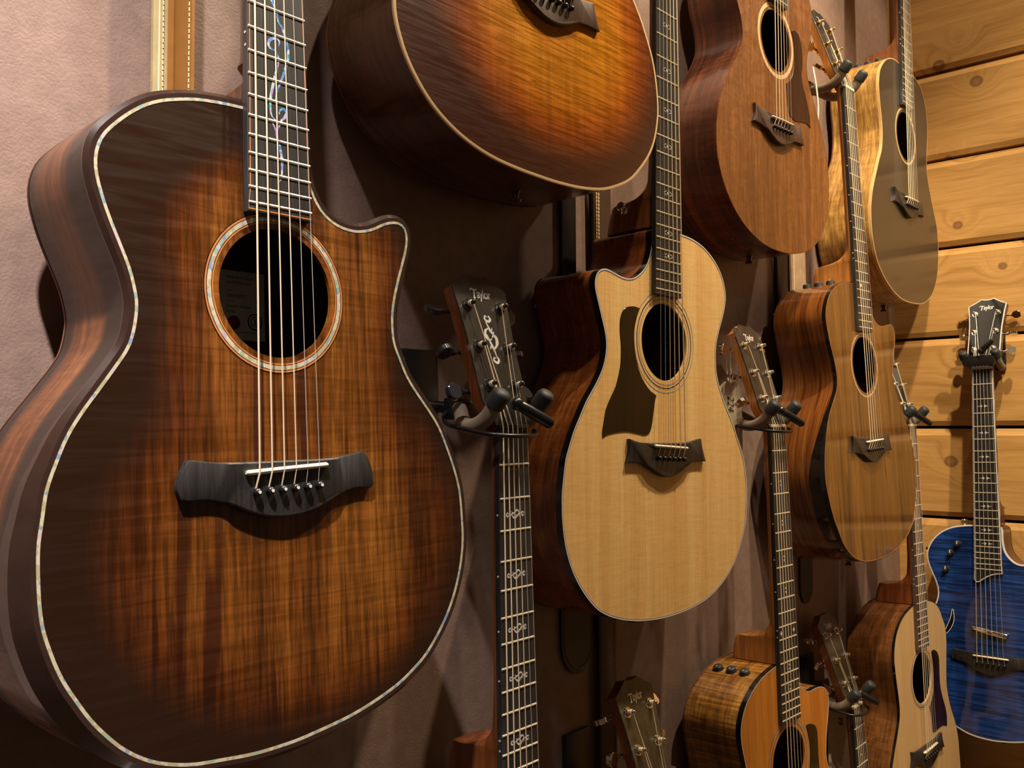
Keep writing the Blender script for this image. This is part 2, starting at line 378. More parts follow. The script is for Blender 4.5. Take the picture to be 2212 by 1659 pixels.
# ------------------------------------------------------------------ guitar data (mm, seen from the front; saddle at the origin)
def parse(s): return [tuple(float(v) for v in t.split(',')) for t in s.split()]
OUT = {}
OUT['g1'] = parse("-27,282 -46,281 -64,279 -77,276 -93,271 -107,264 -120,254 -131,243 -139,233 -143,222 -144,212 -143,203 -141,195 -137,182 -132,169 -127,157 -121,142 -118,130 -116,119 -117,109 -119,98 -122,89 -130,77 -140,63 -150,50 -158,39 -165,28 -173,11 -180,-6 -184,-25 -187,-39 -188,-54 -188,-70 -187,-84 -185,-97 -181,-110 -176,-124 -168,-140 -155,-159 -139,-175 -125,-186 -105,-197 -79,-205 -56,-208 -27,-211 5,-211 27,-209 52,-206 73,-202 95,-196 115,-189 130,-181 143,-173 154,-163 164,-152 175,-137 185,-118 192,-98 196,-77 196,-56 194,-28 187,-5 177,18 170,32 160,45 146,61 134,76 126,92 120,105 119,115 119,128 122,144 127,160 133,177 138,192 139,204 136,212 128,216 119,215 109,212 96,205 81,201 69,201 57,204 47,210 40,219 36,227 33,237 31,255 29,281 0,282")
OUT['g3'] = parse("-26,284 -27,266 -31,251 -37,237 -47,226 -59,217 -72,212 -83,211 -94,212 -107,215 -117,217 -125,218 -134,215 -141,210 -144,203 -145,193 -141,181 -136,168 -131,154 -126,141 -123,127 -124,114 -127,103 -132,92 -144,75 -161,55 -172,38 -184,19 -192,2 -199,-15 -202,-33 -205,-52 -205,-74 -203,-94 -198,-116 -189,-138 -176,-158 -161,-175 -142,-191 -122,-201 -100,-208 -72,-214 -37,-218 4,-219 47,-216 88,-209 119,-198 147,-182 170,-161 188,-135 199,-111 202,-94 205,-68 202,-41 196,-17 182,8 166,36 149,58 133,84 125,105 124,119 124,137 131,159 142,181 151,204 152,219 147,236 135,253 116,268 93,279 68,285 42,287 10,287")
OUT['g5'] = parse("-25,285 -68,282 -95,274 -118,263 -135,248 -146,231 -151,216 -150,202 -146,188 -141,170 -132,149 -125,128 -122,110 -126,92 -140,74 -166,44 -184,10 -196,-24 -200,-59 -194,-86 -181,-121 -163,-150 -144,-173 -113,-193 -87,-203 -53,-210 -12,-212 33,-211 83,-205 127,-192 155,-179 181,-161 192,-141 206,-112 214,-77 215,-51 209,-25 197,5 181,35 161,64 144,87 133,108 130,125 135,137 142,158 153,183 158,207 150,218 138,221 116,218 90,214 71,218 57,227 50,240 36,262 31,284 0,285")
OUT['g4'] = parse("-22,288 -60,286 -95,276 -120,258 -134,232 -138,205 -134,180 -128,161 -122,150 -115,135 -112,121 -112,106 -118,91 -130,73 -146,52 -162,29 -175,7 -185,-14 -192,-35 -195,-54 -196,-74 -194,-96 -186,-118 -174,-140 -155,-162 -133,-180 -108,-194 -79,-205 -49,-212 -15,-215 21,-215 57,-211 89,-204 119,-193 142,-179 164,-159 178,-139 190,-110 194,-81 195,-57 191,-27 180,1 168,26 153,51 137,73 125,93 116,112 114,134 121,156 130,180 138,205 139,225 135,242 128,252 110,268 82,281 50,287 22,288")
OUT['g6'] = parse("-23,288 -57,287 -83,280 -104,270 -124,254 -138,238 -144,222 -147,205 -146,188 -143,168 -136,136 -134,108 -140,76 -158,46 -177,13 -194,-19 -203,-46 -206,-71 -204,-102 -196,-129 -182,-154 -157,-177 -125,-195 -88,-209 -46,-217 2,-218 48,-215 84,-209 122,-194 153,-173 177,-142 189,-109 193,-72 191,-36 181,-10 166,14 148,48 134,80 131,108 135,138 141,165 144,190 143,209 137,236 122,260 105,276 81,284 55,287 20,288")
OUT['g8'] = parse("-23,286 -44,283 -70,277 -92,268 -109,257 -123,245 -132,231 -137,219 -138,204 -135,188 -130,171 -125,148 -122,125 -126,100 -138,76 -156,50 -174,20 -186,-12 -190,-46 -188,-84 -178,-118 -162,-148 -136,-178 -104,-200 -66,-213 -20,-219 20,-219 66,-213 104,-200 136,-178 162,-148 178,-118 188,-84 190,-46 186,-12 174,20 156,50 138,74 127,95 122,114 124,135 129,156 137,180 140,195 139,208 131,219 117,225 98,227 78,226 63,229 51,236 42,246 34,262 30,285 0,286")
OUT['g9'] = parse("-15,287 -40,283 -67,276 -90,266 -108,254 -120,242 -131,223 -137,199 -135,175 -131,151 -126,126 -123,102 -126,82 -137,61 -152,38 -164,18 -175,-3 -185,-30 -191,-60 -192,-95 -185,-130 -170,-158 -148,-182 -115,-200 -75,-212 -30,-218 30,-218 75,-213 118,-200 150,-180 172,-155 185,-125 190,-90 188,-54 187,-32 182,-12 171,16 154,42 141,71 135,99 139,134 146,173 148,191 145,218 132,237 118,257 98,272 70,282 42,287 10,288")
OUT['g12'] = parse("-32,283 -46,282 -60,280 -75,277 -90,271 -104,262 -115,252 -124,240 -130,228 -134,216 -134,205 -132,193 -128,181 -123,169 -117,155 -112,139 -111,126 -114,110 -124,90 -145,62 -166,28 -180,-8 -184,-45 -176,-80 -152,-112 -122,-138 -94,-155 -62,-170 -35,-176 -1,-177 32,-173 59,-167 100,-156 140,-136 168,-102 184,-62 184,-20 170,20 146,58 124,88 112,112 112,138 120,162 130,188 134,210 130,226 118,231 104,222 88,209 71,203 56,205 46,212 37,223 32,236 30,255 27,282 0,283")
OUT['g2'] = parse("-20,288 -70,284 -110,268 -135,242 -146,210 -142,175 -132,145 -127,118 -130,92 -148,62 -178,25 -203,-15 -219,-55 -226,-85 -225,-104 -220,-121 -213,-137 -203,-152 -190,-167 -175,-180 -157,-191 -137,-200 -114,-207 -88,-212 -56,-215 -35,-216 1,-217 39,-216 69,-213 96,-208 122,-199 146,-188 165,-174 191,-148 206,-124 215,-95 217,-74 214,-44 207,-16 193,12 176,38 150,68 132,94 127,120 132,148 143,178 147,210 136,242 112,268 72,284 22,288")
OUT['gx'] = OUT['g8']
BRIDGE = parse("-83,10 -64,6 -43,5 -13,5 16,5 43,6 60,8 77,11 81,-4 88,-20 66,-20 51,-22 35,-29 18,-36 0,-39 -18,-37 -34,-31 -50,-24 -64,-20 -88,-20 -82,-5")
BRIDGE1 = parse("-80,9 -70,8 -58,6.5 -39,6 -19,6 7,6 34,6 52,7 66,9 76,11 82,4 86,-7 87,-17 82,-20 70,-19 58,-21 44,-26 30,-32 14,-36 -4,-37 -20,-35 -33,-31 -44,-26 -56,-22 -68,-20 -79,-20 -85,-19 -88,-11 -86,-2")
PICK = {'g3': parse("-55,176 -67,177 -80,175 -89,170 -95,159 -96,144 -94,128 -94,113 -96,98 -104,76 -115,60 -124,46 -128,32 -131,20 -131,11 -121,15 -101,18 -81,19 -62,17 -47,15 -37,17 -32,24 -29,34 -26,47 -23,60 -20,66 -35,73 -50,86 -60,103 -66,124 -67,145 -62,162"),
 'g4': parse("57,172 70,177 84,173 93,160 96,140 95,120 92,105 96,89 105,74 114,56 121,40 123,20 108,24 88,22 64,18 46,22 38,40 36,60 34,74 50,86 60,103 66,122 66,145 63,160"),
 'g8': parse("57,177 68,177 82,173 91,166 94,154 94,141 94,121 96,98 105,76 116,58 124,42 128,18 110,22 88,20 64,18 46,22 38,40 36,58 34,73 48,84 60,102 66,122 67,145 63,162"),
 'g9': parse("55,180 70,181 85,175 95,163 96,145 94,120 96,98 106,74 117,54 123,35 121,14 98,20 78,20 59,18 44,18 38,26 36,42 33,60 30,73 44,84 56,100 61,120 62,145 59,165")}
HEADOUT = parse("-22.5,0 -24,8 -29,19 -34,31 -34.5,50 -34.5,75 -35.5,105 -38,135 -41,157 -34,161 -24,166.5 -13.5,173.5 -7,171.5 0,171 7,171.5 13.5,173.5 24,166.5 34,161 41,157 38,135 35.5,105 34.5,75 34.5,50 34,31 29,19 24,8 22.5,0")
HA = math.radians(16)
POSTS = [(-20.5, 47), (-22.5, 90), (-24.5, 136), (24.5, 136), (22.5, 90), (20.5, 47)]   # strings low -> high on a right-handed guitar

def make_guitar(key, outline, pose, label, sp, group='guitars hanging on the walls'):
    """sp: dict of the finish of this guitar"""
    S = sp.get('scale_len', 648.)
    px, py, pz, yaw, tilt, roll = pose
    k = sp.get('size', 1.)
    cr, sr, ct, st = math.cos(roll), math.sin(roll), math.cos(tilt), math.sin(tilt)
    y = yaw - (math.pi / 2 if sp.get('far') else 0)
    T = Matrix(((1, 0, 0), (0, ct, st), (0, -st, ct))); Zr = Matrix(((math.cos(y), -math.sin(y), 0), (math.sin(y), math.cos(y), 0), (0, 0, 1)))
    R3 = Zr @ T
    cols = [R3 @ Vector(v) for v in ((cr, 0, -sr), (sr, 0, cr), (0, -1, 0))]
    mw = Matrix.Identity(4)
    for j in range(3):
        for i in range(3): mw[i][j] = cols[j][i] * k
    for i, v in enumerate((px * k * MM, py * k * MM, pz * k * MM + CAM_Z)): mw[i][3] = v
    root = thing(sp.get('name', 'acoustic_guitar'), label, 'guitar', mw, group)
    P = smooth_closed(outline, 260)
    if key == 'g1': P = offset(P, 4.8)
    n = len(P)
    lefty = sp.get('lefty')
    dep = sp.get('depth', (97, 114))
    def depth(v): return dep[0] + (dep[1] - dep[0]) * max(0, min(1, (288 - v) / 500))
    # rim band (binding or bevel) depth and overhang
    bdep, bov = [], []
    for p in P:
        d = sp.get('band', 3.); o_ = 0.
        if sp.get('armrest'):
            lr = -1
            s = max(0., min(1., (75 - p.y) / 150)) * max(0., min(1., (p.y + 215) / 70)) if p.x < 0 else 0.
            s = s * s * (3 - 2 * s); d += sp['armrest'] * s
        bdep.append(d); bov.append(0.)
    chamf = sp.get('chamfer', 0.)
    top = offset(P, [-(chamf + (.32 * (bdep[i] - sp.get('band', 3.)) if sp.get('armrest') else 0)) for i in range(n)]) if (chamf or sp.get('armrest')) else P
    hole_c = (0, 137); hr = 50.8
    # soundboard
    bm = bmesh.new()
    tb = sp.get('topband', 1.6)
    inner = offset(top, -tb)
    if sp.get('nohole'):
        fill_with_hole(bm, inner, None, 0)
    else:
        h = circ(*hole_c, hr, 72)
        fill_with_hole(bm, inner, h, 0)
        loft(bm, [[(a, b, 0) for a, b in h], [(a, b, -3.2) for a, b in h]])
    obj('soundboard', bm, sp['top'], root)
    # rim
    bm = bmesh.new()
    loft(bm, [[(p.x, p.y, -bdep[i]) for i, p in enumerate(P)], [(p.x, p.y, -depth(p.y) * .5 - 2) for p in P], [(p.x, p.y, -depth(p.y)) for p in P]])
    obj('side', bm, sp['side'], root)
    bm = bmesh.new()
    vs = [bm.verts.new((p.x, p.y, -depth(p.y))) for p in P]; es = [bm.edges.new((vs[i - 1], vs[i])) for i in range(n)]
    bmesh.ops.triangle_fill(bm, use_beauty=True, edges=es)
    loft(bm, [[(p.x, p.y, -depth(p.y) + 2.5) for p in offset(P, .35)], [(p.x, p.y, -depth(p.y) - .3) for p in offset(P, .35)]])
    obj('back', bm, sp.get('back', 'inside'), root)
    # binding: band on the rim plus its top edge
    bm = bmesh.new()
    PO = offset(P, .3)
    loft(bm, [[(p.x, p.y, -bdep[i]) for i, p in enumerate(PO)], [(p.x, p.y, -(chamf * .9) - (.3 * (bdep[i] - sp.get('band', 3.)) if sp.get('armrest') else 0)) for i, p in enumerate(PO)], [(p.x, p.y, .15) for p in offset(top, .0)], [(p.x, p.y, .2) for p in inner], [(p.x, p.y, -1) for p in inner]])
    obj('binding', bm, sp['bind'], root)
    for (a, b, mt, nm) in sp.get('purf', []):
        bm = bmesh.new(); ring(bm, offset(top, -a), offset(top, -b), -.5, .32)
        obj(nm, bm, mt, root)
    # rosette rings
    if not sp.get('nohole'):
        for (a, b, mt) in sp.get('ros', []):
            bm = bmesh.new(); ring(bm, circ(*hole_c, b, 96), circ(*hole_c, a, 96), -.3, .22)
            obj('rosette', bm, mt, root)
    # fretboard, extended over the body
    nutw, w12 = sp.get('nutw', 44.5), sp.get('w12', 54.5)
    def hw(v): d = S - v; return (nutw + (w12 - nutw) * d / (S / 2)) / 2
    vend = sp.get('vend', S * 2 ** (-20 / 12) - 7)
    Kb = 24
    if sp.get('boardend'):
        be = sp['boardend']
    else: be = [(-hw(vend), vend), (hw(vend), vend)]
    outl = [(-hw(S), S)] + [(-hw(S + (be[0][1] - S) * i / Kb), S + (be[0][1] - S) * i / Kb) for i in range(1, Kb)] + list(be) + [(hw(S + (be[-1][1] - S) * i / Kb), S + (be[-1][1] - S) * i / Kb) for i in range(Kb - 1, 0, -1)] + [(hw(S), S)]
    bm = bmesh.new(); prism(bm, outl, .35, 7, .5)
    fb = obj('fretboard', bm, sp.get('board', 'ebony'), root)
    if sp.get('boardbind'):
        wv, mt, ins = sp['boardbind']
        Q = [Vector(q) for q in outl]
        bm = bmesh.new()
        A = sum(Q[i].x * Q[(i + 1) % len(Q)].y - Q[(i + 1) % len(Q)].x * Q[i].y for i in range(len(Q)))
        if A < 0: Q.reverse()
        ring(bm, offset(Q, -ins), offset(Q, -ins - wv), 6.6 if ins else .3, 7.18)
        obj('fretboard_binding', bm, mt, fb)
    for i in range(1, sp.get('frets', 20) + 1):
        v = S * 2 ** (-i / 12); bm = bmesh.new()
        w = hw(v) - .5
        tube(bm, [(-w, v, 7.0), (w, v, 7.0)], 1.15, 8)
        obj('fret', bm, 'fret', root)
    # side dots on the bass edge of the board that faces the viewer's left
    for i in sp.get('sidedots', []):
        fr_ = lambda q: S * 2 ** (-q / 12)
        v = (fr_(i) + fr_(i - 1)) / 2
        for dv in ((-5, 5) if i == 12 else (0,)):
            bm = bmesh.new(); cyl(bm, (-hw(v) - .3, v + dv, 4.2), 1.1, .5, 'x', 10); obj('side_dot', bm, 'pearl', root)
    # nut
    bm = bmesh.new(); box(bm, -nutw / 2, nutw / 2, S, S + 4.6, .5, 9.0, .8); obj('nut', bm, sp.get('nut', 'bone'), root)
    # neck shaft and heel, one lofted solid
    bm = bmesh.new(); secs = []
    def sec(v, d, wd, e=2.2):
        lp = []
        for i in range(17):
            a = math.pi * i / 16; ca, sa = math.cos(a), math.sin(a)
            lp.append((wd * (abs(ca) ** (2 / e)) * (1 if ca > 0 else -1), v, .4 - (d + .4) * (sa ** (2 / e))))
        return lp
    hd = sp.get('heel', 80)
    for v, d, e, wf in ((S + 6, 13, 2.6, 1.), (S - 6, 12.5, 2.2, 1.), (S - 60, 12, 2.1, 1.), (S - 180, 12.5, 2.1, 1.), (382, 13.5, 2.1, 1.), (360, 15, 2.2, 1.), (347, 16, 2.4, .99), (339, 20, 3., .98), (333, 26, 4., .97), (329, 34, 5., .96), (326.5, 44, 6., .95), (325, 56, 7., .94), (324, hd * .86, 8., .93), (322.6, hd * .9, 8., .92), (306, hd * .97, 8., .91), (287, hd + 1, 8., .91)):
        if sp.get('heelslim') and v < 365: v = 287 + (v - 287) * .55; wf *= .55 if d > 20 else 1.
        if S < 640: v = v * (S / 648) if v > 400 else v - 2
        secs.append(sec(v, d, hw(v) * wf - .1, e))
    loft(bm, secs, False)
    bm.faces.new([bm.verts.new(c) for c in secs[-1]][::-1]); bm.faces.new([bm.verts.new(c) for c in secs[0]])
    r0 = [bm.verts.new(s[0]) for s in secs]; r1 = [bm.verts.new(s[-1]) for s in secs]
    for i in range(len(secs) - 1): bm.faces.new((r0[i], r0[i + 1], r1[i + 1], r1[i]))
    bmesh.ops.remove_doubles(bm, verts=bm.verts, dist=.01)
    obj('neck', bm, sp.get('neck', 'neckmahog'), root)
    # headstock
    def ht(p): return Vector((p[0], S + p[1] * math.cos(HA) + p[2] * math.sin(HA), 5 - p[1] * math.sin(HA) + p[2] * math.cos(HA)))
    hs = [(a, b) for a, b in HEADOUT]
    bm = bmesh.new(); prism(bm, hs, -14, -1.6)
    for v in bm.verts: v.co = ht(v.co)
    hst = obj('headstock', bm, sp.get('neck', 'neckmahog'), root)
    bm = bmesh.new(); prism(bm, hs, -1.6, .2, .3)
    for v in bm.verts: v.co = ht(v.co)
    obj('headstock_veneer', bm, sp.get('veneer', 'ebony_face'), hst)
    if sp.get('headbind'):
        Q = [Vector(q) for q in hs]
        A = sum(Q[i].x * Q[(i + 1) % len(Q)].y - Q[(i + 1) % len(Q)].x * Q[i].y for i in range(len(Q)))
        if A < 0: Q.reverse()
        bm = bmesh.new(); ring(bm, offset(Q, .2), offset(Q, -1.8), -2.2, .5)
        for v in bm.verts: v.co = ht(v.co)
        obj('headstock_binding', bm, sp['headbind'], hst)
    # word on the headstock
    lt = lambda v: ht(Vector((v.x, v.y + 146, .55 + v.z)))
    text_obj('logo', 'aylor', 14.5, sp.get('logomat', 'pearl'), hst, lambda v: lt(Vector((v.x + 3.6, v.y, v.z))), .78, 1.04, .05, True, .93)
    bm = bmesh.new()
    stroke2d(bm, [(-16.5, 7.4), (-14.2, 9.9), (-11, 8.9), (-7.6, 8.9), (-5.6, 10)], [.9, 1.7, 2.0, 1.7, .7], 0, .3, lt)
    stroke2d(bm, [(-10.2, 9.0), (-10.8, 5), (-11.6, -.1)], [2.2, 2.1, 2.0], 0, .34, lt)
    stroke2d(bm, [(-13.4, -.2), (-11.6, -.8), (-9.6, -.1)], [.8, 1.4, .8], 0, .36, lt)
    obj('logo_initial', bm, sp.get('logomat', 'pearl'), hst)
    # truss rod cover
    bm = bmesh.new(); prism(bm, [(-10, 3), (10, 3), (9, 14), (7.5, 34), (5, 44), (0, 47), (-5, 44), (-7.5, 34), (-9, 14)], .2, 1.8, .4)
    for v in bm.verts: v.co = ht(v.co)
    obj('truss_rod_cover', bm, 'blackplastic', hst)
    # tuners
    hwm = sp.get('tuner', 'chrome')
    posts = list(POSTS)
    for j, (u, v) in enumerate(posts):
        sgn = -1 if u < 0 else 1
        bm = bmesh.new()
        cyl(bm, (u, v, 0.2), 7.2, 1.4, 'z', 24, 6.6); cyl(bm, (u, v, 1.5), 4.9, 2.4, 'z', 6, 4.6)
        cyl(bm, (u, v, 3.5), 3.0, 5.5, 'z', 16, 2.5); cyl(bm, (u, v, 8.6), 2.5, 2.2, 'z', 16, 2.7); ball(bm, (u, v, 11), 3.0, sz=.7)
        box(bm, u - 8, u + 8, v - 9, v + 9, -20, -14, 2.)
        xe = sgn * (41.5 if v > 120 else 37.5)
        tube(bm, [(u + sgn * 4, v - 1, -18), (xe + sgn * 7, v - 1, -18)], 2.4, 12)
        cyl(bm, (xe + (0 if sgn > 0 else 0) + sgn * 4, v - 1, -18), 4.0, sgn * 3.0, 'x', 14)
        for w in bm.verts: w.co = ht(w.co)
        tn = obj('tuner', bm, hwm, root)
        bm = bmesh.new(); ang = (j * 67 + sp.get('seed', 0) * 31) % 180
        ca, sa = math.cos(math.radians(ang)), math.sin(math.radians(ang))
        x0 = xe + sgn * 7
        prof = [(0, 3.2), (2, 6.2), (7, 9.2), (12, 9.0), (16, 6.6), (17.5, 3.8)]
        up = [(x0 + sgn * a, b) for a, b in prof] + [(x0 + sgn * a, -b) for a, b in reversed(prof)]
        prism(bm, up, -3.0, 3.0, .9)
        for w in bm.verts:
            y_, z_ = w.co.y, w.co.z
            w.co = ht(Vector((w.co.x, v - 1 + y_ * ca - z_ * sa, -18 + y_ * sa + z_ * ca)))
        obj('tuner_button', bm, hwm, tn)
    # bridge, saddle, pins
    bz = sp.get('bridgeh', 8.)
    bm = bmesh.new()
    bo = smooth_poly(sp.get('bridge', BRIDGE))
    prism(bm, bo, .1, bz, 1.3)
    # slope the wings of the bridge down
    for v in bm.verts:
        if v.co.z > 2 and abs(v.co.x) > 46: v.co.z -= (v.co.z - 3.2) * min(1, (abs(v.co.x) - 46) / 8) * .55
    br = obj('bridge', bm, sp.get('bridgemat', 'ebony'), root)
    sw = -1 if lefty else 1
    bm = bmesh.new()
    tl = sp.get('saddleslope', 1.6)
    tube(bm, [(-36.5, -tl * sw - .4, bz + 1.4), (-35, -tl * sw - .4, bz + 1.5), (0, -.4, bz + 1.9), (35, tl * sw - .4, bz + 1.5), (36.5, tl * sw - .4, bz + 1.4)], [1.2, 2.0, 2.1, 2.0, 1.2], 12, True, 1.4)
    obj('saddle', bm, 'bone', br)
    pin_v = sp.get('pinv', -15.5)
    pins = []
    for j in range(6):
        u = -28 + 56 * j / 5
        pv = pin_v + tl * sw * (u / 28) * .7
        pins.append((u, pv))
        bm = bmesh.new()
        cyl(bm, (u, pv, bz - .5), 2.6, 2.2, 'z', 14, 2.9); ball(bm, (u, pv, bz + 3.1), 3.3, sz=.85, seg=14)
        pn = obj('bridge_pin', bm, 'blackplastic', br)
        if sp.get('pindot'):
            bm = bmesh.new(); cyl(bm, (u, pv, bz + 5.7), 1.25, .5, 'z', 12); obj('pin_dot', bm, 'pearl', pn)
    # strings (index 0 = the one on the viewer's left)
    rads = [.74, .64, .53, .44, .28, .25]; ms = ['bronze'] * 4 + ['steel'] * 2
    if sp.get('strings') == 'nickel': ms = ['steel'] * 6
    if lefty: rads = rads[::-1]; ms = ms[::-1]
    for j in range(6):
        u0 = -27 + 54 * j / 5; u1 = -(nutw / 2 - 3.6) + (nutw - 7.2) * j / 5
        pu, pv = posts[j]
        wrap = ht(Vector((pu + (3 if pu < 0 else -3), pv, 6.5)))
        path = [(pins[j][0], pins[j][1] + 2.5, bz + .5), (u0, -.4 + tl * sw * (u0 / 28), bz + 3.9 + rads[j]), (u1, S + 1, 9.2 + rads[j]), (u1, S + 4.5, 8.6 + rads[j]), wrap]
        bm = bmesh.new(); tube(bm, path, rads[j], 8)
        cyl(bm, ht(Vector((pu, pv, 4.4))), 3.4, 3.4, (Vector((1, 0, 0)), Vector((0, math.cos(HA), -math.sin(HA))), Vector((0, math.sin(HA), math.cos(HA)))), 12)
        obj('string', bm, ms[j], root)
    if key in PICK:
        bm = bmesh.new(); pk = smooth_poly(PICK[key], 5); prism(bm, pk, .1, .9, .3); obj('pickguard', bm, sp.get('pickmat', 'tort'), root)
    # control knobs on the upper rim
    if sp.get('knobs'):
        best = min(range(n), key=lambda i: abs(P[i].x - sp['knobs'][0]) + abs(P[i].y - sp['knobs'][1]))
        t = (P[(best + 1) % n] - P[best - 1]).normalized(); nn = Vector((t.y, -t.x, 0)); tt = Vector((t.x, t.y, 0))
        for w in sp['knobs'][2]:
            c = Vector((P[best].x, P[best].y, w)); bm = bmesh.new()
            fr3 = (tt, Vector((0, 0, 1)), nn)
            cyl(bm, c, 8.4, 1.2, fr3, 24, 8.2); cyl(bm, c + nn * 1.2, 8., 4.2, fr3, 24, 7.2); cyl(bm, c + nn * 5.4, 7.2, 1.8, fr3, 24, 4.6)
            kb = obj('control_knob', bm, sp.get('knobmat', 'rubber'), root)
            bm = bmesh.new(); q = c + nn * 6.6 + tt * 3.5; ball(bm, q, 1.3); obj('knob_marker', bm, 'pearl', kb)
    # strap button at the heel
    if sp.get('heelbutton'):
        bm = bmesh.new(); a = Vector((-hw(318) * .86, 316, -46)); d = Vector((-1, .35, .1)).normalized()
        tube(bm, [a, a + d * 3, a + d * 9, a + d * 10, a + d * 13], [6.5, 3.5, 3, 6.8, 5.5], 18); obj('strap_button', bm, 'chrome', root)
    # end pin
    bm = bmesh.new(); yb = min(p.y for p in P); tube(bm, [(0, yb + 1, -55), (0, yb - 3, -55), (0, yb - 9, -55), (0, yb - 10, -55), (0, yb - 13, -55)], [7, 4, 3.5, 7, 6], 18); obj('end_pin', bm, 'blackhw', root)
    root['_S'] = S
    del root['_S']
    return root, ht, hw, mw, fb, hst
def smooth_poly(pts, sub=3):
    """densify keeping corners"""
    P = [Vector(p) for p in pts]; n = len(P); out = []
    def corner(i):
        a = (P[i] - P[i - 1]); b = (P[(i + 1) % n] - P[i]); return a.angle(b) > math.radians(48)
    for i in range(n):
        p1, p2 = P[i], P[(i + 1) % n]
        p0 = P[i - 1] if not corner(i) else p1 * 2 - p2
        p3 = P[(i + 2) % n] if not corner((i + 1) % n) else p2 * 2 - p1
        for s in range(sub):
            t = s / sub; out.append(.5 * ((2 * p1) + (p2 - p0) * t + (2 * p0 - 5 * p1 + 4 * p2 - p3) * t * t + (3 * p1 - p0 - 3 * p2 + p3) * t ** 3))
    return [(q.x, q.y) for q in out]

def scroll(bm, tf, s=1., rot=False):
    """gothic leaf scroll, about 46 units long, along local y"""
    def w(p): return [((b, -a) if rot else (a, b)) for a, b in [(x * s, y * s) for x, y in p]]
    st = [([(3, 25), (5, 21), (1, 18.5), (-3, 21), (-1.5, 24.5), (1.5, 23)], [1.5, 3, 3, 2.6, 1.6, .6]),
          ([(-3, 20), (-1, 14), (1, 9), (5, 4), (7, -1), (5, -6)], [1.2, 2, 3.4, 2.4, 2.6, 1.]),
          ([(-1, 11), (-6, 8), (-7, 2), (-3, -2), (1, 0)], [1., 3, 3.4, 2.4, .8]),
          ([(0, -12), (4, -9), (8, -4), (8, 2), (4, 5)], [1, 2.4, 3., 2.2, .8]),
          ([(-5, 4), (-3, -3), (-1, -8), (1, -14), (2, -20)], [1.2, 2.4, 3.4, 2., 1.2]),
          ([(2, -19), (4, -23), (1, -26), (-3, -24), (-2, -20.5), (1, -21.5)], [1.2, 3, 3, 2.6, 1.4, .6]),
          ([(5, 12), (3, 9), (1, 8)], [.5, 2.2, 1.]), ([(-5, -12), (-3, -9), (-1, -8)], [.5, 2.2, 1.]),
          ([(6, 8), (4, 4), (2, 1)], [.5, 2.4, 1.2])]
    for p, wd in st: stroke2d(bm, w(p), [x * s for x in wd], 0, .15, tf, 6)
def diamond(bm, c, a, b, z):
    vs = [bm.verts.new((c[0] + x, c[1] + y, z)) for x, y in ((a, 0), (0, b), (-a, 0), (0, -b))]; bm.faces.new(vs)
def fretpos(i, S=648.): return S * (2 ** (-i / 12) + 2 ** (-(i - 1) / 12)) / 2

# ------------------------------------------------------------------ camera
Rv = Vector((0.6628971, -0.7486898, -0.0055706)); Uv = Vector((-0.0298572, -0.0338686, 0.9989802)); Fv = Vector((0.7481149, 0.6620548, 0.0448052))
cam = bpy.data.cameras.new('camera'); co = bpy.data.objects.new('camera', cam); C.objects.link(co)
mw = Matrix.Identity(4)
for i in range(3): mw[i][0] = Rv[i]; mw[i][1] = Uv[i]; mw[i][2] = -Fv[i]
mw[2][3] = CAM_Z; co.matrix_world = mw
cam.sensor_width = 36; cam.lens = 1963.55 * 36 / 2212; cam.clip_start = .02; cam.clip_end = 50
sc.camera = co

# ------------------------------------------------------------------ room
YW = .7476; XW = 2.2203
def struct(name, bm, m, scale=1, smooth=False):
    o = obj(name, bm, m, None, smooth, scale); o['kind'] = 'structure'; return o
bm = bmesh.new(); box(bm, -3.0, XW + .2, YW, YW + .12, 0, 3.2); wl = struct('wall_left', bm, 'leather')
# board wall: individual boards with chamfered edges, horizontal gaps
bm = bmesh.new(); lay = bm.verts.layers.float_vector.new('board')
rz = random.Random(3)
z = 1.5 - .224 - 6 * .2068 + .006
pitch = .2068
kbd = 0
while z < 3.2:
    z0, z1 = max(z + .0035, 0.), z + pitch - .0035
    prof = [(XW + .03, z0), (XW + .006, z0), (XW, z0 + .011), (XW, z1 - .015), (XW + .008, z1), (XW + .03, z1)]
    y0, y1 = -.9, YW
    rnd = (rz.random(), rz.random(), 0)
    a = [bm.verts.new((x, y0, zz)) for x, zz in prof]; b_ = [bm.verts.new((x, y1, zz)) for x, zz in prof]
    for v in a + b_: v[lay] = rnd
    for i in range(len(prof) - 1): bm.faces.new((a[i], a[i + 1], b_[i + 1], b_[i]))
    z += pitch
struct('wall_right', bm, 'pine')
bm = bmesh.new(); box(bm, XW + .028, XW + .15, -.9, YW, 0, 3.2); struct('wall_right_backing', bm, 'gap')
bm = bmesh.new(); box(bm, -3.0, XW + .2, -3.0, YW + .12, -.05, 0); struct('floor', bm, 'floor')

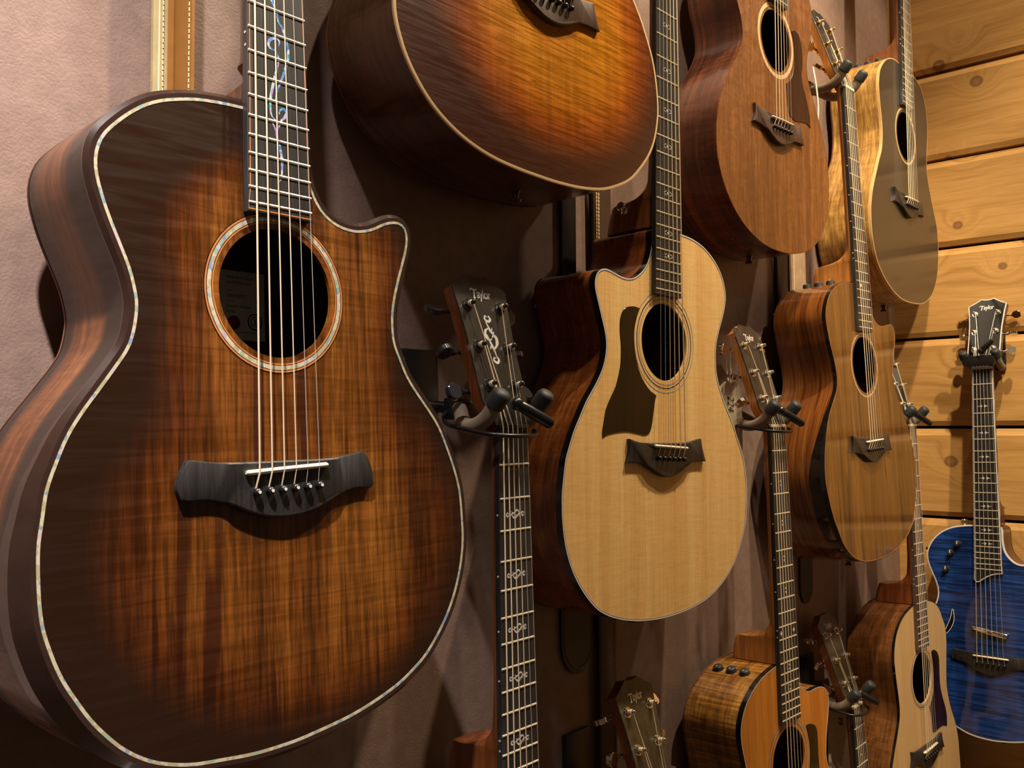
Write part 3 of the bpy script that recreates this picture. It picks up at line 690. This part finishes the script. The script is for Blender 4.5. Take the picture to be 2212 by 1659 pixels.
# ------------------------------------------------------------------ guitars
POSE = {"g1": [410.72699, 602.74829, -32.72287, -0.01256, 0.04153, -0.0043], "g3": [1020.91128, 637.09032, -29.79152, -0.04905, 0.00646, 0.01886], "g5": [1654.88148, 604.61424, -32.23591, -0.03209, 0.04553, -0.00695], "g4": [1399.60395, 650.70494, 496.53157, -0.02706, 0.00352, 0.00875], "g6": [1970.02304, 630.07983, 467.5176, -0.01285, 0.01267, 0.02678], "g7": [706.48785, 616.75628, -652.38579, -0.01672, 0.0179, -0.00388], "g8": [1340.95078, 619.05443, -654.1279, -0.04902, 0.03043, -0.00217], "g9": [1953.95861, 615.72448, -655.65556, -0.0456, 0.03149, 0.00799], "g12": [2189.07251, 547.85223, -510.85295, -0.09349, 0.06527, -0.02453], "g11": [1717.23695, 626.79548, -1173.388, -0.02169, 0.05755, -0.02095], "g2": [775.0, 628.0, 485.0, -0.01745, 0.01745, 0.0], "g10": [993.15281, 609.39665, -1138.23185, -0.00631, 0.02205, -0.01271]}
SP = {}
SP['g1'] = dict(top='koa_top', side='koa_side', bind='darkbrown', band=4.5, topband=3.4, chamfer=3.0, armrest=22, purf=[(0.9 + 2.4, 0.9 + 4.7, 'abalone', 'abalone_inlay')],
    ros=[(55.5, 56.6, 'orangeline'), (56.6, 57.2, 'blackgloss'), (57.2, 60.6, 'abalone'), (60.6, 61.2, 'blackgloss'), (61.2, 62.6, 'orangeline'), (62.6, 63.3, 'blackgloss')],
    bridge=BRIDGE1, pindot=True, tuner='chrome', neck='neckdark', boardbind=(.9, 'orangeline', 1.6), sidedots=[5, 7, 9, 12], nut='bone', depth=(97, 112), heel=70, heelslim=True, seed=1)
SP['g2'] = dict(size=.982, top='sunburst_top', side='sunburst_side', bind='cream', band=2.2, topband=3.0, ros=[(56, 61, 'cream')], bridgemat='rosewood', tuner='chrome', neck='neckdark', depth=(98, 106), seed=2)
SP['g3'] = dict(size=.985, top='spruce', side='sapele_side', bind='blackgloss', band=8.5, topband=.5, purf=[(.15, 1.6, 'white', 'white_purfling'), (1.6, 2.1, 'blackgloss', 'black_purfling'), (2.1, 2.6, 'grey', 'grey_purfling')],
    ros=[(55.8, 57.0, 'grey'), (60.2, 61.7, 'blackgloss'), (62.0, 62.5, 'white'), (66.3, 67.5, 'grey')], lefty=True, tuner='chrome', heelbutton=True, neck='neckmahog', depth=(97, 108), seed=3, sidedots=[])
SP['g4'] = dict(size=.975, top='mahog_top', side='mahog_side', bind='mahog_side', band=1.5, topband=.8, ros=[(56, 57.6, 'cream'), (58.2, 60.2, 'cream'), (60.8, 62.4, 'cream')], bridgemat='rosewood', pickmat='tort_red', tuner='chrome', depth=(82, 92), neck='neckdark', heel=70, seed=4)
SP['g5'] = dict(top='walnut_top', side='rose_side', bind='blackgloss', band=6., topband=1.0, armrest=20, purf=[(1.0, 1.7, 'orangeline', 'light_purfling')], ros=[(55.5, 56.2, 'orangeline'), (56.2, 58.4, 'abalone'), (58.4, 59.2, 'blackgloss'), (59.2, 59.9, 'orangeline')],
    tuner='gold', neck='neckorange', knobs=(-62, 281, (-70, -48, -26)), depth=(92, 112), sidedots=[3, 5, 7, 9, 12], seed=5)
SP['g6'] = dict(top='black_top', side='koa_light', bind='maplebind', band=5.5, topband=1.6, ros=[(56, 60, 'maplebind')], tuner='chrome', neck='neckmahog', knobs=(-70, 283, (-70, -48, -26)), depth=(97, 112), sidedots=[7, 9, 12], seed=6)
SP['g7'] = dict(top='sunburst_top', side='sunburst_side', bind='darkbrown', band=3, ros=[(56, 61, 'cream')], tuner='blackhw', neck='neckred', nut='blackplastic', sidedots=[3, 5, 7, 9, 12], depth=(97, 112), seed=0)
SP['g8'] = dict(top='cedar_top', side='koa_curly', bind='blackgloss', band=8, topband=.5, purf=[(.15, 1.0, 'white', 'white_purfling')], ros=[(56.5, 57.1, 'blackgloss'), (59.5, 62.5, 'grey'), (62.5, 63.2, 'blackgloss')], tuner='chrome', neck='neckorange', knobs=(-70, 277, (-76, -53, -30)), sidedots=[3, 5, 7, 9, 12], depth=(96, 110), seed=8)
SP['g9'] = dict(size=.985, top='spruce_warm', side='sapele_dark', bind='blackgloss', band=4.5, topband=1.2, ros=[(53.5, 54.5, 'grey'), (57.2, 58.4, 'blackgloss'), (60.5, 61.3, 'grey')], pickmat='tort_red', tuner='chrome', neck='neckred', sidedots=[5, 7, 9, 12], depth=(90, 108), board='rosewood', seed=9)
SP['g10'] = dict(top='spruce', side='sapele_side', bind='blackgloss', band=5, ros=[(56, 60, 'grey')], tuner='chrome', neck='neckred', veneer='veneer_brown', depth=(97, 110), seed=10)
SP['g11'] = dict(top='mahog_top', side='sapele_dark', bind='blackgloss', band=5, ros=[(56, 60, 'cream')], tuner='chrome', neck='neckred', veneer='veneer_brown', depth=(90, 104), seed=11)
SP['g12'] = dict(top='blue_top', side='blue_side', back='blue_side', bind='white', band=4, topband=2.8, nohole=True, far=True, size=.965, scale_len=632.5, nutw=42.9, w12=53., frets=21, vend=181, boardend=[(-29.5, 165), (-27.5, 160.5), (-23, 158.5), (-18.5, 159.5), (-12, 164.5), (-3, 171), (8, 176.5), (19, 179.5), (29.2, 180.5)],
    boardbind=(1.8, 'white', 0.), headbind='white', veneer='blackgloss', bridge=parse("-80,9 -56,6 -21,5 21,5 56,6 80,9 86,-4 86,-16 64,-17 48,-20 29,-28 10,-37 -8,-39 -30,-34 -50,-24 -62,-18 -84,-15 -85,-4"), tuner='chrome', strings='nickel', saddleslope=0.2, pinv=-14.5, depth=(52, 58), heel=44, neck='neckdark', name='electric_guitar', sidedots=[], seed=12, bridgeh=6.)
LAB = {
 'g1': 'large koa acoustic guitar with dark edges and abalone trim at the left front',
 'g2': 'amber sunburst acoustic guitar with cream binding, only its lower body in view at the top',
 'g3': 'natural spruce left-handed guitar with black pickguard in the middle of the wall',
 'g4': 'reddish mahogany guitar with dark pickguard hanging between the sunburst and the black-topped guitar',
 'g5': 'glossy striped walnut cutaway guitar with three knobs on its rim, below the black-topped guitar',
 'g6': 'black-topped guitar with pale wood binding beside the plank wall at the top',
 'g7': 'guitar neck with white scroll inlays and black tuners beside the large koa guitar',
 'g8': 'orange cedar-topped cutaway guitar with curly koa side and three rim knobs at the bottom',
 'g9': 'pale spruce guitar with reddish pickguard at bottom right in front of the blue guitar',
 'g10': 'guitar with dark headstock at the bottom edge below the spruce left-handed guitar',
 'g11': 'guitar with olive brown headstock between the orange cedar guitar and the pale spruce guitar',
 'g12': 'blue flame-topped thin electric guitar with white binding on the plank wall'}
OUT['g7'] = OUT['g1']; OUT['g10'] = OUT['g9']; OUT['g11'] = OUT['g4']
GU = {}
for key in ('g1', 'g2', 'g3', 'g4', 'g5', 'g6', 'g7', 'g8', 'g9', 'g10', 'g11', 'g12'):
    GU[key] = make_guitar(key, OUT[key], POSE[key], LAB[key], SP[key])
I3 = lambda z: (lambda v: Vector((v.x, v.y, z + v.z)))
# fingerboard inlays
root, ht, hw, _, fb, hst = GU['g1']
vine = [parse(q) for q in ("-2.3,367.1 0.3,362 1.4,355.1 4.7,351.4 6.7,345.9 8.6,340.5 9.8,334.8 9.6,327.5 7.4,319.5 5.1,312.9 2.3,306.1 -0.6,299.3 -2.1,294.2 -2.9,289.2",
  "-1.9,330.6 -6.5,331 -8.5,334 -6.4,338.2 -1.6,340.9 1.7,338.9 0.9,334.5", "-1.9,331.2 0.7,324.8 -0.8,317.2 -2.4,310.8 -4.5,303 -6,296.7 -7.5,289.2 -7.7,282 -6.5,276.4 -3.3,273.7",
  "0.2,279.3 1,282.5 4.4,284.5 7.1,282.2 5.6,278.3 2.8,275.2 0,269.8 -2.1,264.5", "-6.6,271.7 -4.7,268.6 -2.8,264.4 -1.6,257.5 0.2,252.1 1.4,246.4 2,240.6 1.8,234.7 1,228.6 -1.1,224.1",
  "-9,380 -4.9,371 -3,368.7 -1.1,363.9 -0.5,358.1", "-2.3,367 -4,380 2,400 6,420 2,440 -4,460 -2,480 4,500")]
for c in vine:
    bm = bmesh.new(); stroke2d(bm, c, [.8, 2.1, 2.6, 1.9, .8], 7.02, .1, I3(0)); obj('fretboard_inlay', bm, 'abalone_blue', fb)
root, ht, hw, _, fb, hst = GU['g7']
for i in (3, 5, 7, 9, 12, 15):
    v = fretpos(i); bm = bmesh.new(); scroll(bm, lambda q, v=v: Vector((q.x, q.y + v, 7.2)), .52, True); obj('fretboard_inlay', bm, 'pearl', fb)
bm = bmesh.new(); scroll(bm, lambda q: ht(Vector((q.x, q.y + 100, .5))), 1.05); obj('headstock_inlay', bm, 'pearl', hst)
fb = GU['g3'][4]
for i in (3, 5, 7, 9, 12, 15, 17):
    v = fretpos(i); bm = bmesh.new(); diamond(bm, (0, v), 3, 2.2, 7.2)
    for s in (-1, 1): stroke2d(bm, [(s * 3, v + 3), (s * 7, v + 1.6), (s * 9, v)], [.5, 1., .4], 7.1, .1); stroke2d(bm, [(s * 3, v - 3), (s * 7, v - 1.6), (s * 9, v)], [.5, 1., .4], 7.1, .1)
    obj('fretboard_inlay', bm, 'pearl', fb)
fb = GU['g12'][4]
for i in (3, 5, 7, 9, 12, 15, 17):
    v = fretpos(i, 632.5); bm = bmesh.new()
    for s in (-1, 1):
        diamond(bm, (s * 4.2, v), 2.9, 3.1, 7.22); stroke2d(bm, [(s * 6.5, v), (s * 9, v), (s * 12, v)], [1.6, 1.0, .3], 7.1, .1)
    obj('fretboard_inlay', bm, 'pearl', fb)
for key, dots in (('g8', (3, 5, 7, 9, 15, 17)), ('g9', (3, 5, 7, 9, 12)), ('g11', (3, 5, 7))):
    for i in dots:
        v = fretpos(i); bm = bmesh.new()
        for dv in ((-3, 3) if key == 'g8' else (0,)): cyl(bm, (0, v + dv, 7.05), 1.5, .15, 'z', 12)
        obj('fretboard_inlay', bm, 'pearl', GU[key][4])
bm = bmesh.new(); v = fretpos(12)
for s in (-1, 1): diamond(bm, (s * 20, v), 3.2, 4.2, 7.2)
obj('fretboard_inlay', bm, 'pearl', GU['g8'][4])
bm = bmesh.new(); v = fretpos(15); box(bm, -12, -6, v - 2, v + 3, 7.05, 7.2); obj('fretboard_inlay', bm, 'pearl', GU['g5'][4])
# paper label on the inner back of the koa guitar
r1 = GU['g1'][0]
zb = -97.0
bm = bmesh.new(); box(bm, -2, 50, 112, 173, zb, zb + .3); lb = obj('soundhole_label', bm, 'label', r1, False); lb['label'] = 'cream paper label glued inside the body'
for s, sz, x, yv, mt in (('MADE IN EL CAJON', 3.1, 13, 166, 'ink'), ('CALIFORNIA, USA', 3.1, 13, 161.5, 'ink'), ('SERIAL', 2.2, 13, 154.5, 'ink'), ('1201272077', 4.0, 13, 149.5, 'ink'), ('MODEL', 2.2, 13, 145, 'ink'), ("Builder's Edition", 3.6, 13, 140.5, 'ink'), ('K24ce', 3.6, 13, 136, 'ink'), ('GRAND AUDITORIUM', 2.8, 14, 118, 'ink')):
    text_obj('label_text', s, sz, mt, lb, lambda q, x=x, yv=yv: Vector((q.x + x - 1, q.y + yv, zb + .5)), 1, 1, 0, False)
bm = bmesh.new()
prism(bm, [((6 + .45 * (k % 2)) * math.cos(2 * math.pi * k / 40) + 19, (6 + .45 * (k % 2)) * math.sin(2 * math.pi * k / 40) + 127) for k in range(40)], zb + .3, zb + .6); obj('label_seal', bm, 'red', lb, False)
bm = bmesh.new(); ring(bm, circ(40, 129, 7.5, 40), circ(40, 129, 6.3, 40), zb + .3, zb + .5); ring(bm, circ(40, 129, 4.6, 40), circ(40, 129, 4.0, 40), zb + .3, zb + .5)
for a, b_ in ((-1.6, 0), (1.6, 0)): stroke2d(bm, [(40 + a, 132), (40, 129), (40 + a, 126)], [.7, .7], zb + .3, .2)
obj('label_stamp', bm, 'ink', lb, False)
# blue guitar extras: pickup, knobs, crescent sound slot, switch, strap button
r12 = GU['g12'][0]
bm = bmesh.new(); tube(bm, [(-37.5, 57.5, 5), (-35, 57.2, 5), (0, 53, 5), (31, 49, 5), (34, 48.5, 5)], [5, 6.3, 6.3, 6.3, 5], 20, True, .8); obj('lipstick_pickup', bm, 'chrome', r12)
for (a, b_) in ((-64, 240), (-80, 219), (-91, 182)):
    bm = bmesh.new(); cyl(bm, (a, b_, 0), 7.5, 2.5, 'z', 24, 7.2); cyl(bm, (a, b_, 2.5), 6.6, 8, 'z', 24, 5.8); kb = obj('control_knob', bm, 'rubber', r12)
    bm = bmesh.new(); box(bm, a - 1 + 1, a + 1.2 + 1, b_ - .5, b_ + 6.2, 10.3, 11.2); obj('knob_marker', bm, 'white', kb)
cres = smooth_closed([(-80, 93), (-78, 84), (-78, 70), (-82, 57), (-90, 44), (-99, 36), (-94, 50), (-88, 64), (-83, 78)], 60, 0)
bm = bmesh.new(); fill_with_hole(bm, cres, None, .25); obj('sound_slot', bm, 'blackgloss', r12, False)
bm = bmesh.new(); ring(bm, offset(cres, 1.3), cres, .0, .5); obj('sound_slot_binding', bm, 'white', r12)
bm = bmesh.new(); tube(bm, [(-58, 281, -26), (-58, 285, -26), (-59, 291, -26), (-59, 292, -26), (-59, 295, -26)], [6, 3.5, 3, 6.5, 5], 16); obj('strap_button', bm, 'chrome', r12)
bm = bmesh.new(); tube(bm, [(-133, 222, -20), (-138, 223, -20), (-143, 224, -20)], [4, 2.5, 3.2], 12); obj('pickup_switch', bm, 'blackplastic', r12)

# ------------------------------------------------------------------ hangers
def hanger(key, label, wire=True, lever=True, front=False):
    S = 632.5 if key == 'g12' else 648.
    mwg = GU[key][3]
    t = thing('guitar_hanger', label, 'hanger', Matrix.Translation(mwg @ Vector((0, (S + 30) * MM, -.075))), 'guitar hangers on the walls')
    inv = t.matrix_world.inverted() @ mwg
    def g(bm):                         # guitar-local mm -> thing-local m
        for v in bm.verts: v.co = inv @ (v.co * MM)
        return bm
    s0 = S + 24
    bm = bmesh.new(); box(bm, -11, 11, s0 - 12, s0 + 12, -86, -62, 2.5); obj('yoke_block', g(bm), 'iron', t, True, 1)
    # rod to the wall and the wall plate
    c = mwg @ Vector((0, s0 * MM, -.075))
    far = key == 'g12'
    wp = Vector((XW, c.y, c.z + .004)) if far else Vector((c.x - .012, YW, c.z + .004))
    bm = bmesh.new(); tube(bm, [c, c.lerp(wp, .5), wp], .0065, 14)
    for v in bm.verts: v.co -= t.location
    obj('rod', bm, 'iron', t, True, 1)
    bm = bmesh.new()
    if far: box(bm, XW - .007, XW, c.y - .025, c.y + .025, c.z - .02, c.z + .06, .003)
    else: box(bm, wp.x - .036, wp.x + .018, YW - .007, YW, wp.z - .016, wp.z + .062, .003)
    for v in bm.verts: v.co -= t.location
    obj('wall_plate', bm, 'iron', t, True, 1)
    for sg in (-1, 1):
        path = curve_pts([(sg * 6, s0, -66), (sg * 14, s0 - 8, -55), (sg * 27, s0 - 18, -38), (sg * 33, s0 - 20, -16), (sg * 34, s0 - 12, 2), (sg * 34, s0 + 1, 14)], 6)
        bm = bmesh.new(); tube(bm, path, 8.2, 16); arm = obj('arm', g(bm), 'foam', t, True, 1)
        a = Vector((sg * 34, s0 - 1, 12)); d = Vector((0, .72, .69)).normalized()
        bm = bmesh.new(); tube(bm, [a, a + d * 1.5, a + d * 16, a + d * 19, a + d * 20.5], [8.6, 10, 9.6, 8, 5], 18); obj('rubber_cap', g(bm), 'rubber', arm, True, 1)
    if wire:
        bm = bmesh.new(); tube(bm, curve_pts([(-8, s0 - 2, -84), (-20, s0 - 10, -76), (-36, s0 - 18, -52), (-42, s0 - 24, -16), (-38, s0 - 29, 12), (-20, s0 - 31, 24), (4, s0 - 31, 25), (24, s0 - 30, 17), (31, s0 - 26, 8)], 6), 2.4, 10); obj('locking_wire', g(bm), 'iron', t, True, 1)
    if lever:
        p0, p1 = ((-3, s0 + 2, 15), (30, s0 - 20, 34)) if not front else ((8, s0 + 12, 30), (34, s0 + 34, 34))
        p0, p1 = Vector(p0), Vector(p1)
        bm = bmesh.new(); tube(bm, [p0, p0.lerp(p1, .05), p0.lerp(p1, .3), p1.lerp(p0, .06), p1], [4.5, 6, 6.3, 6.2, 5], 14); ball(bm, p0, 7.4); obj('locking_lever', g(bm), 'blackplastic', t, True, 1)
    if front:
        bm = bmesh.new(); box(bm, -34, 34, s0 - 18, s0 + 3, 12, 27, 3); obj('locking_bar', g(bm), 'blackplastic', t, True, 1)
    return t
hanger('g1', 'black wall hanger holding the large koa guitar, above the frame', False, False)
hanger('g3', 'black wall hanger holding the spruce left-handed guitar, above the frame', False, False)
hanger('g2', 'black wall hanger holding the amber sunburst guitar', False, False)
hanger('g4', 'black wall hanger holding the reddish mahogany guitar', False, False)
hanger('g6', 'black wall hanger holding the black-topped guitar', False, False)
hanger('g5', 'hanger with padded arms under gold tuners, holding the glossy walnut guitar', False, False)
hanger('g7', 'hanger with padded arms and black locking wire beside the large koa guitar')
hanger('g8', 'hanger with padded arms under the orange-sided headstock right of the spruce guitar')
hanger('g9', 'small hanger with black lever sticking out right of the walnut guitar', False, True)
hanger('g10', 'hanger holding the dark headstock at the bottom edge', False, False)
hanger('g11', 'dim padded hanger at the bottom between the cedar and the spruce guitar', True, True)
hanger('g12', 'hanger with black locking bar across the blue guitar\'s neck on the plank wall', False, True, True)

# ------------------------------------------------------------------ straps
def band(bm, pts, width_dir, w, th=.0028):
    """strap strand: centre line pts (m), width along width_dir"""
    P = curve_pts(pts, 5); wd = Vector(width_dir).normalized(); loops = []
    for i, p in enumerate(P):
        t = (P[min(i + 1, len(P) - 1)] - P[max(i - 1, 0)]).normalized(); nn = t.cross(wd).normalized()
        loops.append([p + wd * a * w / 2 + nn * b * th / 2 for a, b in ((-1, -1), (-.94, -1.25), (.94, -1.25), (1, -1), (1, 1), (.94, 1.25), (-.94, 1.25), (-1, 1))])
    loft(bm, loops, True, True, True)
def stitches(bm, p0, p1, ndir, step=.0048, ln=.0034, r=.00055):
    p0, p1, nd = Vector(p0), Vector(p1), Vector(ndir); L_ = (p1 - p0).length; d = (p1 - p0) / L_; k = 0.
    while k < L_:
        a = p0 + d * k + nd; b = p0 + d * min(L_, k + ln) + nd; tube(bm, [a, b], r, 6); k += step
zc = lambda z: CAM_Z + z
# strap 1: tan, hung edge-on to the wall, olive suede strand behind
t = thing('guitar_strap', 'tan leather guitar strap with cream stitching and olive suede back, behind the koa guitar\'s shoulder', 'strap', Matrix.Translation((.39, YW - .02, zc(.9))), 'guitar straps hanging on the leather wall')
o0 = t.location
def loc(bm):
    for v in bm.verts: v.co -= o0
    return bm
wdv = Vector((.003, -.032, 0)); ctr = Vector((.3925, .729, 0))
bm = bmesh.new(); band(bm, [ctr + Vector((0, 0, zc(.95))), ctr + Vector((0, 0, zc(.5))), ctr + Vector((0, 0, zc(.1))), ctr + Vector((0, 0, zc(-.25)))], wdv, .033); s_ = obj('strap_front', loc(bm), 'strap_tan', t, True, 1)
bm = bmesh.new()
nrm = Vector((-.032, -.003, 0)).normalized() * .0019
for a in (-.0145, .0135): stitches(bm, ctr + wdv.normalized() * a + Vector((0, 0, zc(.62))), ctr + wdv.normalized() * a + Vector((0, 0, zc(.1))), nrm)
obj('stitching', loc(bm), 'stitch', s_, True, 1)
bm = bmesh.new(); band(bm, [(.384, .7435, zc(.95)), (.384, .7435, zc(.5)), (.3835, .7435, zc(-.25))], (1, 0, 0), .022, .004); s2 = obj('strap_back', loc(bm), 'strap_olive', t, True, 1)
bm = bmesh.new(); stitches(bm, (.3815, .7405, zc(.62)), (.3805, .7405, zc(.1)), (0, -.001, 0)); tube(bm, [(.3785, .7408, zc(.62)), (.3778, .7408, zc(.1))], .0007, 6); obj('stitching', loc(bm), 'stitch', s2, True, 1)
bm = bmesh.new(); band(bm, [(.3885, .742, zc(.95)), (.388, .742, zc(.3)), (.388, .742, zc(-.2))], (.8, -1, 0), .010, .004); obj('strap_fold', loc(bm), 'strap_tan', t, True, 1)
# strap 2: dark brown with a rounded tab, behind the spruce guitar
t = thing('guitar_strap', 'dark brown stitched guitar strap with a rounded tab hanging below the spruce left-handed guitar', 'strap', Matrix.Translation((1.02, YW - .01, zc(.45))), 'guitar straps hanging on the leather wall'); o0 = t.location
bm = bmesh.new(); band(bm, [(1.024, .738, zc(.5)), (1.026, .740, zc(0)), (1.029, .740, zc(-.3)), (1.028, .740, zc(-.62))], (1, 0, 0), .040, .004); s_ = obj('strap_front', loc(bm), 'strap_dark', t, True, 1)
bm = bmesh.new()
for a in (-.016, .016): stitches(bm, (1.029 + a, .7375, zc(-.2)), (1.028 + a, .7375, zc(-.62)), (0, -.001, 0), r=.0005)
obj('stitching', loc(bm), 'stitch_dim', s_, True, 1)
bm = bmesh.new()
for a in (-.0165, -.0115): stitches(bm, (1.0245 + a, .7355, zc(.4)), (1.0255 + a, .7370, zc(.15)), (0, -.001, 0), .005, .0036, .0011)
obj('edge_stitching', loc(bm), 'stitch', s_, True, 1)
bm = bmesh.new()
pts = [(-.037, .2), (-.037, -.285)] + [(.037 * -math.cos(a), -.285 - .045 * math.sin(a)) for a in [math.pi * k / 16 for k in range(1, 16)]] + [(.037, -.285), (.037, .2)]
loft(bm, [[(.972 + a, yy, zc(b)) for a, b in pts] for yy in (.7475, .7435)], True, True, True); s3 = obj('strap_tab', loc(bm), 'strap_black', t, True, 1)
bm = bmesh.new(); q = [(.972 + .031 * -math.cos(a), .7428, zc(-.284 - .038 * math.sin(a))) for a in [math.pi * k / 20 for k in range(21)]]
for a, b in zip(q[::1], q[1:]): tube(bm, [a, Vector(a).lerp(Vector(b), .7)], .0005, 6)
stitches(bm, (.941, .7438, zc(-.2)), (.941, .7438, zc(-.284)), (0, -.001, 0), r=.0005); obj('stitching', loc(bm), 'stitch_dim', s3, True, 1)
bm = bmesh.new(); band(bm, [(.955, .742, zc(.5)), (.953, .742, zc(.3)), (.953, .742, zc(.0))], (1, 0, 0), .030, .004); obj('strap_back', loc(bm), 'strap_black', t, True, 1)
# strap 3: taupe, under the mahogany guitar
t = thing('guitar_strap', 'taupe suede guitar strap hanging under the reddish mahogany guitar', 'strap', Matrix.Translation((1.66, YW - .01, zc(.6))), 'guitar straps hanging on the leather wall'); o0 = t.location
bm = bmesh.new(); band(bm, [(1.652, .733, zc(.75)), (1.652, .733, zc(.4)), (1.654, .733, zc(.2)), (1.655, .733, zc(-.18))], (1, -.1, 0), .052, .004); s_ = obj('strap_front', loc(bm), 'strap_taupe', t, True, 1)
bm = bmesh.new()
for a in (-.023, .012): stitches(bm, (1.652 + a, .7315, zc(.45)), (1.654 + a, .7315, zc(.1)), (0, -.001, 0), .02, .0195, .0007)
obj('stitching', loc(bm), 'stitch', s_, True, 1)
bm = bmesh.new(); band(bm, [(1.600, .742, zc(.75)), (1.602, .742, zc(.2)), (1.604, .742, zc(-.1))], (1, 0, 0), .045, .004); obj('strap_back', loc(bm), 'strap_black', t, True, 1)
bm = bmesh.new()
pts = [(-.028, 0.), (-.028, -.31)] + [(.028 * -math.cos(a), -.31 - .035 * math.sin(a)) for a in [math.pi * k / 14 for k in range(1, 14)]] + [(.028, -.31), (.028, 0.)]
loft(bm, [[(1.69 + a, yy, zc(b)) for a, b in pts] for yy in (.7475, .7435)], True, True, True); obj('strap_tab', loc(bm), 'strap_black', t, True, 1)
# strap 4: cream, behind the black-topped guitar's neck
t = thing('guitar_strap', 'narrow cream guitar strap behind the black-topped guitar\'s neck at the top', 'strap', Matrix.Translation((2.01, .66, zc(1.3))), 'guitar straps hanging on the leather wall'); o0 = t.location
bm = bmesh.new(); band(bm, [(2.000, .66, zc(1.35)), (2.000, .66, zc(1.1)), (2.000, .66, zc(.79))], (.85, -.3, 0), .030, .004); obj('strap_front', loc(bm), 'strap_cream', t, True, 1)

# ------------------------------------------------------------------ price tags
def tag(label, x, y, z, w, h, txt, top, yawd=0.):
    t = thing('price_tag', label, 'price tag', Matrix.Translation((x, y, zc(z))) @ Matrix.Rotation(math.radians(yawd), 4, 'Z'), 'paper price tags on the guitars')
    bm = bmesh.new(); c = w * .28
    loft(bm, [[(a, yy, b) for a, b in ((-w / 2, -h), (w / 2, -h), (w / 2, -c), (w / 2 - c, 0), (-w / 2 + c, 0), (-w / 2, -c))] for yy in (0, .0005)], True, True, True); p = obj('card', bm, 'paper', t, False, 1)
    text_obj('handwriting', txt, 17, 'ink', p, lambda q: Vector((q.y * .9 - 4, -.9, -q.x - 22)), .9, 1, .35, False, 1.05)
    inv = t.matrix_world.inverted(); a = inv @ Vector((top[0], top[1], zc(top[2])))
    bm = bmesh.new(); tube(bm, curve_pts([(0, -.001, -.008), (.002, -.002, .012), a.lerp(Vector((0, 0, 0)), .5) + Vector((-.004, 0, -.004)), a], 6), .0009, 6)
    tube(bm, curve_pts([(0, .001, -.008), (-.004, .002, .02), a.lerp(Vector((0, 0, 0)), .4) + Vector((-.010, 0, -.010)), a + Vector((-.002, 0, 0))], 6), .0009, 6); obj('cord', bm, 'cord', t, True, 1)
    return t
tag('cream paper price tag reading 224 tied to the orange-sided headstock', 1.296, .690, .066, .040, .125, '224', (1.245, .650, .145), -38)
tag('dim olive price tag at the bottom behind the cedar guitar\'s right side', 1.727, .700, -.535, .050, .125, '99', (1.727, .700, -.50), -38)
t = thing('tag_ribbon', 'white ribbon tied under the gold tuners', 'ribbon', Matrix.Translation((1.55, .65, zc(.61))))
bm = bmesh.new(); band(bm, [(-.004, 0, .022), (-.002, -.004, -.01), (.006, -.004, -.05), (.008, 0, -.085)], (1, 0, 0), .006, .001)
tube(bm, curve_pts([(.008, 0, -.08), (.02, 0, -.10), (.018, .005, -.15), (.012, .005, -.20)], 6), .0007, 6); obj('ribbon', bm, 'cord', t, True, 1)

# ------------------------------------------------------------------ light
w = bpy.data.worlds.new('world'); sc.world = w; w.use_nodes = True
w.node_tree.nodes['Background'].inputs[0].default_value = (1., .78, .58, 1); w.node_tree.nodes['Background'].inputs[1].default_value = .034
def spot(loc, target, power, col, size=70, rad=.03, blend=.4):
    l = bpy.data.lights.new('track_spot', 'SPOT'); l.energy = power; l.color = col; l.spot_size = math.radians(size); l.spot_blend = blend; l.shadow_soft_size = rad
    o = bpy.data.objects.new('track_spot', l); C.objects.link(o); o.location = loc
    o.rotation_euler = (Vector(target) - Vector(loc)).to_track_quat('-Z', 'Y').to_euler(); return o
WARM = (1., .78, .52); NEU = (1., .82, .62); COOL = (1., .90, .86)
LZ = 3.0; LY = .10
spot((-.15, LY - .05, LZ), (-.10, .74, 1.55), 215, COOL, 58, .03, .8)
spot((.70, LY, LZ), (.66, .74, 1.3), 24, NEU, 90)
spot((1.36, LY, LZ), (1.15, .74, 1.3), 66, WARM, 100)
spot((2.0, LY - .1, LZ), (1.9, .74, 1.4), 22, WARM, 80)
spot((.95, -.50, LZ), (2.22, .2, 1.3), 72, WARM, 60)
sc.view_settings.view_transform = 'Standard'; sc.view_settings.look = 'None'; sc.view_settings.gamma = 1; sc.view_settings.exposure = .62
